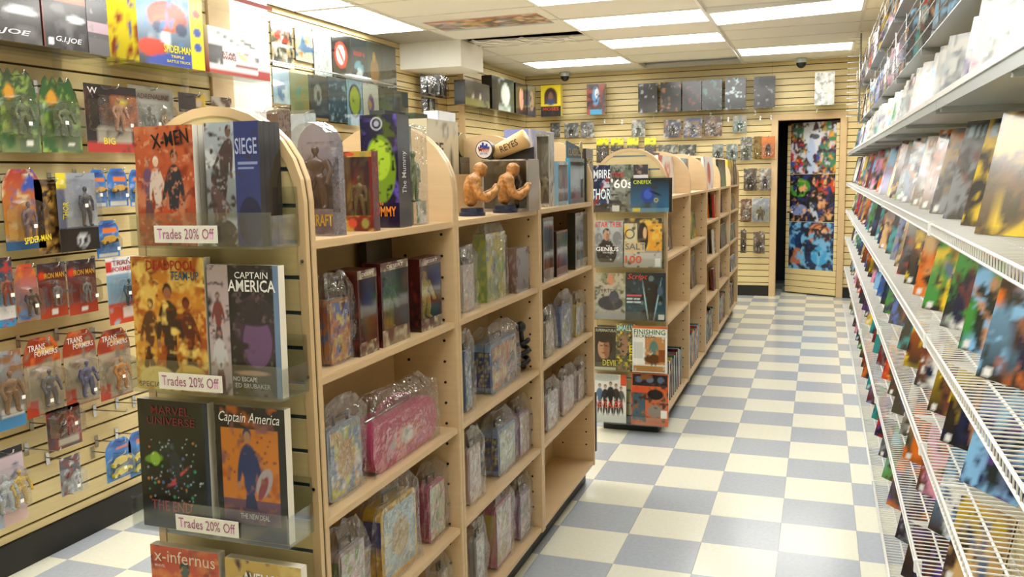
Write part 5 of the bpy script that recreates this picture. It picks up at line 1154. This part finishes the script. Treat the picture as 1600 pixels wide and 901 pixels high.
# low counter goods in front of the rear wall
t = thing('stock_cabinet', 'pale wooden stock cabinet between the gondola and shirt boards', 'cabinet', (-2.52, 3.9, 0))
link('body', bx(-.28, .28, -1.5, 1.3, .05, 1.50, 'maple', .003), t); link('top', bx(-.29, .29, -1.51, 1.31, 1.5005, 1.525, 'maple_edge'), t)
link('plinth', bx(-.25, .25, -1.48, 1.28, 0, .0495, 'black_base'), t)
for y0 in np.arange(-1.45, 1.2, .55):
    dr = link('cabinet_door', bx(.2805, .297, y0, y0+.53, .1, 1.46, 'maple', .002), t); link('knob', MB().ball((.308, y0+.48, .9), .012).mesh('k', 'chrome', True), dr)
for i, (xa, xb, yt, c, lb) in enumerate(((602, 634, 172, '24282c', 'dark grey carton on the stock cabinet'), (648, 668, 176, '3a4434', 'dark green carton on the stock cabinet'), (655, 685, 168, 'd8dce0', 'white paper bundle on the stock cabinet'))):
    X = -2.3+(.02*i); a = onx(xa, 190, X)[1]; b = onx(xb, 190, X)[1]; h = onx(xa, yt, X)[2]-1.525
    carton('carton', lb, 'box', 1.525, None, [('v', c, c), ('n', 4, .3, '505458' if i < 2 else 'b8c8d8')], None, (), 'aisle', edge=c, seed=90+i, loc=((X, (a+b)/2+(.0 if i < 2 else .4), 1.5255), PI/2, b-a, .14, h))

# ------------------------------------------------------------------ back wall: shelf of dark boxes, hanging packs
YS = BW-.25
BZ = ony(1120, 171, YS)[2]
for x0, x1, lb in ((-2.35, -1.15, 'clear shelf under the yellow box on the back wall'), (-1.14, .06, 'clear shelf under the row of black boxes'), (.07, 1.30, 'clear shelf above the stockroom door')):
    wall_shelf(lb, x0, x1, BW-.26, BW-.001, BZ, br=((-.4, .1, 'x'), (.3, .1, 'x')), group='clear shelves on back wall')
def bbox(label, px, front, texts=(), seed=1, edge='1c1c20', d=.1, win=None, fc='444', group='boxes on the back wall shelf', name='figure_box'):
    xl, yt, xr, yb = px
    a = ony(xl, (yt+yb)/2, YS+.01)[0]; b = ony(xr, (yt+yb)/2, YS+.01)[0]; h = ony((xl+xr)/2, yt, YS+.01)[2]-BZ
    return carton(name, label, 'toy box', BZ, None, front, None, texts, 'near', edge=edge, seed=seed, window=win, figcol=fc, loc=(((a+b)/2, YS+.01, BZ+.0005), 0, b-a, d, h), group=group, res=20), b-a, h
bbox('bright yellow box with arched dark window', (845, 133, 876, 180), [('v', 'd8c428', 'd8c428'), ('e', .5, .66, .32, .26, '3a2c28'), ('r', .18, .4, .82, .64, '4a3830'), ('e', .5, .62, .12, .16, '7a5a48'), ('e', .5, .46, .2, .1, '34486a'), ('r', 0, 0, 1, .34, '1c1818')], [('MOSES', .1, .19, .9, .29, 'c8502c', dict(bold=.02))], 3, 'd0bc28')
bbox('red-brown and blue box standing alone', (917, 131, 945, 178), [('v', '3a2c34', '4a3438'), ('n', 4, .4, '8a4438'), ('e', .5, .6, .2, .3, '5a88b0'), ('e', .55, .7, .1, .16, 'd8dce4'), ('r', .2, 0, .8, .16, '3a88b0'), ('n', 7, .26, '30242c')], (), 4, '3a3034')
for i, (px, lb) in enumerate((((997, 130, 1027, 174), 'glossy black box with white curved reflection, first of black row'), ((1032, 128, 1064, 173), 'black box with brown figure, second of black row'), ((1066, 126, 1096, 172), 'black and maroon box, third of black row'), ((1097, 124, 1128, 171), 'black and teal box, fourth of black row'), ((1133, 121, 1165, 168), 'black and pale blue box, fifth of black row'), ((1178, 119, 1211, 168), 'dark grey box standing apart, nearest the door'))):
    c2 = ('8a8c94', '8a6048', '5a2c2c', '2c6a6a', 'a8bcc8', '6a6c78')[i]  # first tone paints a reflection into the box print
    bbox(lb, px, [('v', '14141a', '0e0e12'), ('n', 3, .34, '1c1c24'), ('n', 5, .27, c2), ('n', 8, .24, '0e0e12')], (), 5+i, '101014')
bbox('crumpled white bagged pack above the door', (1273, 112, 1304, 163), [('v', 'c8ccc8', 'b8bcb8'), ('n', 5, .4, '8a9090'), ('n', 7, .34, 'e4e8e4')], (), 12, 'c0c4c0', d=.06)
# side of the corner: boxes on the short left wall
XS = LW3+.24
SZ2 = onx(780, 172, XS)[2]
wall_shelf('clear shelf on the short side wall with dark film boxes', LW3+.001, LW3+.25, 5.75, 7.55, SZ2, br=((-.1, .4, 'x'), (-.1, -.5, 'x')))
for i, (xl, yt, xr, ds, lb) in enumerate(((727, 129, 765, [('v', '1c1a18', '8a8a3c'), ('r', 0, .36, 1, 1, '20201c'), ('e', .3, .4, .05, .12, 'c8c8a8'), ('e', .6, .4, .05, .12, 'c8c8a8'), ('n', 5, .3, '4a4a34')], 'wide dark box with yellow-green base on the side shelf'), (769, 122, 803, [('v', '24302e', '2c3836'), ('n', 4, .4, 'a8b8b0'), ('e', .6, .5, .2, .34, 'c8d4cc'), ('r', 0, 0, .28, 1, '18201e')], 'dark box with pale ghostly shape on the side shelf'), (806, 131, 823, [('v', '1c1a1c', '20201c'), ('e', .5, .5, .2, .36, 'b8846a'), ('n', 6, .24, '1c1a1c')], 'narrow black box with a tan figure on the side shelf'), (824, 134, 837, [('v', '5a5c60', '484a50'), ('e', .5, .5, .26, .34, 'a88c7c'), ('n', 6, .24, '3a3c40')], 'narrow grey box with a tan figure in the corner'))):
    a = onx(xl, 150, XS)[1]; b = onx(xr, 150, XS)[1]; h = onx((xl+xr)/2, yt, XS)[2]-SZ2
    carton('figure_box', lb, 'toy box', SZ2, None, ds, None, (), 'aisle', edge='1c1c1c', seed=20+i, loc=((XS, (a+b)/2, SZ2+.0005), PI/2, b-a, .12, h), group='boxes on the side shelf')
def bpack(label, px, design, seed, figcol='555', group='packs hanging on the back wall', bubble=(.08, .7), texts=(), dy=.09, k=0, cat='toy pack'):
    xl, yt, xr, yb = px; Y = BW-dy
    a = ony(xl, (yt+yb)/2, Y)[0]; b = ony(xr, (yt+yb)/2, Y)[0]; z0 = ony((xl+xr)/2, yb, Y)[2]; z1 = ony((xl+xr)/2, yt, Y)[2]
    hook((a+b)/2, BW, z1-.016, 0, dy+.02, 'small peg hook on the back wall', 'back wall peg hooks')
    blister(label, ((a+b)/2, Y, z0), 0, b-a, z1-z0, design, figs=((.5, figcol, k),), bubble=bubble, seed=seed, texts=texts, group=group, res=10, cat=cat)
GC = lambda c, e: [('v', c, c), ('n', 4, .42, e), ('n', 6, .3, 'c8c8c4')]
P = [((860, 192, 875, 215), 'dark grey pack, first of three by the corner', '3c3c40', '6a6c70', '7a7c80'), ((882, 192, 904, 215), 'grey pack with black figure, middle of three', '54585a', '8a8c8c', '1c1c1e'), ((907, 190, 928, 215), 'grey pack with pale round figure, third of three', '5a5a5c', '8a8a8c', '9a9a98'),
     ((987, 187, 1008, 214), 'clear grey pack with white and black figure', '6a6c68', 'a8aca8', '2c2c2c'), ((1037, 187, 1064, 215), 'blue-grey and orange pair pack, first of row', '4a4c68', '8a6a58', '3a3430'), ((1068, 184, 1097, 215), 'blue-grey and tan pair pack, second of row', '48587c', '8a7260', '3a3834'), ((1100, 182, 1128, 213), 'brown pack pair, third of row', '5a443c', '8a6c58', '3a2c24'), ((1145, 180, 1167, 207), 'clear pack with green-blue figure over a tan base', '7a8a88', 'a8a088', '3a6a58'),
     ((1029, 226, 1059, 246), 'dark grey wide pack half behind gondola tops', '50544c', '6a6c60', '3a3c38'), ((1060, 226, 1088, 246), 'dark olive wide pack beside the grey one', '484a40', '626454', '34362c'), ((1113, 225, 1130, 250), 'small clear pack with black round figure', '6a7470', '98a098', '18181a'), ((1135, 225, 1153, 250), 'small clear pack with black square figure', '687874', '98a098', '1c1c20'),
     ((1157, 214, 1175, 250), 'tall grey pack with green figure', '5c5c58', '84847c', '4a5a3c'), ((1162, 263, 1183, 298), 'dark pack with black figure beside the blue-black one', '4c443c', '6c6458', '1c1a1c'), ((1186, 263, 1205, 298), 'grey pack with blue-black figure by the door frame', '7c7468', '9c9484', '24283c'), ((1157, 311, 1174, 347), 'brown-red pack with pale round figure near door', '6c4c40', '8c7464', 'a8a49c'), ((1175, 309, 1202, 347), 'blue-grey square pack near door', '8a90a0', 'a8a898', '7c6c4c'), ((1157, 359, 1166, 395), 'narrow dark pack beside the gondola end', '4c4438', '6c6450', '242220'), ((1177, 362, 1195, 396), 'brown pack with black figure, lowest near door', '6c5c50', '8c7c6c', '2c2420')]
for i, (px, lb, c, e, f) in enumerate(P): bpack(lb, px, GC(c, e), 30+i, f, k=i % 3)
bpack('orange and yellow pack with small black emblem by the door frame', (1190, 213, 1211, 247), [('v', 'c8743c', 'b86430'), ('e', .5, .5, .16, .16, '24201c'), ('n', 4, .26, 'd89a68')], 60, '2c2420')
bpack('yellow-brown narrow pack behind the orange one', (1178, 213, 1192, 248), [('v', '7a5c20', 'a88428'), ('n', 4, .36, '4c3818')], 61, 'a88428', dy=.05)
YH = [('v', 'd8cc28', '3c3830'), ('r', 0, .74, 1, 1, 'd8d428'), ('r', 0, 0, 1, .7, '3c3830'), ('n', 6, .28, '6a6454')]
for i, px in enumerate(((932, 216, 951, 254), (955, 216, 974, 254), (980, 215, 998, 254), (1007, 215, 1025, 254))):
    bpack('dark pack with bright yellow drip-edged header card', px, YH, 64+i, '54504a', 'yellow-header packs', (.05, .68))
for i, (px, py) in enumerate(((1138, 186), (1188, 184), (1205, 183), (972, 190), (945, 189))):
    p = ony(px, py, BW); hook(p[0], BW, p[2], 0, .1, 'empty small hook on the back wall', 'empty back wall hooks')

# ================================================================== RIGHT WALL: WIRE TIERS OF COMICS
XF = 1.31
TZ = [1.38, 1.087, .797, .47, .06]
TN = ['topmost wire tier', 'second wire tier', 'third wire tier', 'fourth wire tier', 'floor-level wire tier']
SEC = [-2.56, -.73, 1.10, 2.93, 4.76, 6.93]
SN = ['by the shop front', 'facing the bust statues', 'facing the magazine end', 'facing the second gondola middle', 'beside the stockroom door']
def wires(L):
    m = MB(); n = int(L/.0254)
    for i in range(n+1):
        y = L*i/n; r = .0013
        m.add([(0, y-r, -r), (0, y+r, -r), (0, y+r, r), (0, y-r, r), (.245, y-r, -r), (.245, y+r, -r), (.245, y+r, r), (.245, y-r, r)], [(0, 1, 5, 4), (1, 2, 6, 5), (2, 3, 7, 6), (3, 0, 4, 7)])
        m.add([(-r, y-r, 0), (r, y-r, 0), (r, y+r, 0), (-r, y+r, 0), (-r, y-r, -.028), (r, y-r, -.028), (r, y+r, -.028), (-r, y+r, -.028)], [(0, 4, 5, 1), (1, 5, 6, 2), (2, 6, 7, 3), (3, 7, 4, 0)])
    return m.mesh('wires', 'white_wire')
def rods(L):
    m = MB()
    for x, z, r in ((0, -.003, .0035), (.0, -.028, .003), (.062, -.003, .0032), (.243, -.003, .003)): m.tube([(x, 0, z), (x, L, z)], r, 8)
    return m.mesh('rods', 'white_wire', True)
wc = {}
brk = MB().prism([(0, 0), (.24, 0), (.24, -.1)], 'y', -.003, .003).mesh('b', 'white_wire')
for ti, z in enumerate(TZ):
    for si in range(5):
        y0, y1 = SEC[si]+.002, SEC[si+1]-.002; L = round(y1-y0, 3)
        if L not in wc: wc[L] = (wires(L), rods(L))
        t = thing('wire_shelf', 'white %s section %s' % (TN[ti], SN[si]), 'wire shelf', (XF, y0, z), 0, 'wire shelves')
        o = link('deck_wires', wc[L][0], t); o['kind'] = 'stuff'
        link('long_rods', wc[L][1], t)
        if ti < 4:
            for yy in (.3, L-.3):
                link('bracket', brk, t, (.01, yy, -.0075))
        else:
            for yy in (.3, L-.3):
                link('foot', bx(.1, .13, yy-.01, yy+.01, -.0595, -.0065, 'white_wire'), t)
        link('joint_clip', bx(-.008, .012, L-.012, L, -.033, .004, 'white_wire', .002), t)
# the solid grey shelf above
for si in range(5):
    y0, y1 = SEC[si]+.002, SEC[si+1]-.002
    t = thing('steel_shelf', 'grey steel shelf section above the wire tiers, %s' % SN[si], 'shelf', (XF, y0, 1.67), 0, 'steel shelves'); L = y1-y0
    link('plate', bx(.003, .255, 0, L, 0, .003, 'steel_grey'), t); link('front_lip', bx(0, .0028, 0, L, -.004, .032, 'steel_grey'), t)
    for yy in (.05, L/2, L-.05): link('rib', bx(.005, .25, yy-.008, yy+.008, -.012, -.0003, 'steel_grey'), t)
    link('price_channel', bx(-.004, -.0003, 0, L, .02, .0335, 'white_wire'), t)
NAMES = list(CN)
def tier_comics(z, x, ys, tn, seed, group, lean=.26, t=.0035, pool=None, yaw=-.6, pale=False, hh=(.255, .275), copies=1, first=()):
    r = random.Random(seed); pool = pool or ['black', 'brown', 'navy', 'maroon', 'grey', 'purple', 'teal', 'tan', 'red', 'blue', 'green', 'orange', 'yellow', 'black', 'brown', 'sky blue', 'white']
    pairs = sorted({(a, b) for a in pool for b in NAMES if a != b}); r.shuffle(pairs); pairs = list(first)+[p for p in pairs if p not in first]
    for i, y in enumerate(ys):
        a, b = pairs[i % len(pairs)]
        ww = r.choice((.168, .17, .175, .2)); h = r.uniform(*hh); near = y < 2.0; l = -lean-r.uniform(-.03, .03); yw = -PI/2-yaw+r.uniform(-.06, .06)
        me = cover(ww, h, t, auto(a, b, seed*1000+i, pale), 18 if near else 8, 27 if near else 12, '18181c', CN[b], seed+i, 'gloss_print')
        for c in range(copies+1):
            o = link('comic_book', me, None, (x+.010*c*math.cos(yaw), y+.010*c*math.sin(-yaw), z+.0008), (l, 0, yw))
            tag(o, '%s and %s comic leaning on the %s%s' % (a, b, tn, ', copy behind' if c else ''), 'comic', group)
def spread(y0, y1, step, seed, gap=.0):
    r = random.Random(seed); ys = []; y = y0
    while y < y1:
        if r.random() > gap: ys.append(y)
        y += step
    return ys
FIRST = {0: [('brown', 'yellow'), ('black', 'yellow'), ('black', 'grey'), ('tan', 'grey'), ('orange', 'white'), ('maroon', 'white'), ('sky blue', 'white'), ('grey', 'green'), ('brown', 'tan'), ('purple', 'yellow')],
         1: [('sky blue', 'orange'), ('sky blue', 'green'), ('green', 'white'), ('green', 'yellow'), ('orange', 'tan'), ('brown', 'yellow'), ('grey', 'red'), ('tan', 'yellow')],
         2: [('purple', 'sky blue'), ('yellow', 'black'), ('yellow', 'brown'), ('orange', 'white'), ('orange', 'yellow'), ('black', 'teal')],
         3: [('yellow', 'tan'), ('sky blue', 'white'), ('orange', 'pink'), ('tan', 'orange'), ('white', 'grey')]}
for k, (y0, st) in enumerate(((-1.25, .315), (-1.3, .32), (-1.1, .32), (-.9, .33), (0, .36))):
    tier_comics(TZ[k]+.002, 1.405, spread(y0, 6.75, st, k+1, .02), TN[k], k+1, 'comics on wire tier %d' % (k+1), first=FIRST.get(k, ()))
tier_comics(1.6735, 1.41, spread(-1.3, 5.0, .2, 6, .02), 'grey steel shelf', 6, 'bagged comics on the steel shelf', lean=.2, pool=['white', 'grey', 'sky blue'], pale=True, hh=(.235, .26), copies=0)  # white plastic glare is put into these cover colours
tier_comics(1.6735, 1.41, spread(5.2, 6.75, .25, 7, .0), 'far end of the steel shelf', 7, 'bagged comics on the steel shelf', lean=.2, copies=0)
# upper hanging rack of bagged comics
for k, (z, x0) in enumerate(((1.99, 1.40), (2.30, 1.38))):
    y0, y1 = -.6, 6.6; L = y1-y0
    t = thing('comic_rack', 'chrome wire comic rack high on the right wall, %s row' % ('lower' if k == 0 else 'upper'), 'wire rack', (x0, y0, z), 0, 'high comic racks')
    link('tray', bx(.0, .165, 0, L, -.004, 0, 'steel_grey'), t)
    m = MB()
    for zz in (.03, .09, .15, .2): m.tube([(-.012, 0, zz), (-.012, L, zz)], .0022, 6)
    for yy in np.arange(0, L+.01, .6): m.tube([(-.012, yy, -.01), (-.012, yy, .22)], .0025, 6)
    link('front_wires', m.mesh('fw', 'chrome', True), t)
    bk = bx(.0, .168, -.004, .004, -.03, -.0042, 'steel_grey')
    for yy in np.arange(.05, L, 1.2): link('bracket', bk, t, (0, yy, 0))
    tier_comics(z+.0005, x0+.055, spread(y0+.15, y1-.1, .36, 8+k, .0), '%s row of the high comic rack' % ('upper' if k else 'lower'), 8+k, 'bagged comics on the high racks', lean=.14, pool=['white', 'grey', 'sky blue', 'yellow', 'brown', 'navy'], copies=0, hh=(.26, .28))
# rungs sticking out at the end of the rack
t = thing('display_ladder', 'column of short white prongs at the far end of the high rack', 'display rack', (1.36, 5.6, 1.95), 0)
link('upright', MB().tube([(0, 0, 0), (0, 0, .80)], .008, 8).mesh('u', 'chrome', True), t)
pm = MB().tube([(0, 0, 0), (-.11, 0, 0)], .005, 6).mesh('prong', 'white_wire', True)
for i in range(14): link('prong', pm, t, (0, 0, .06+i*.054))
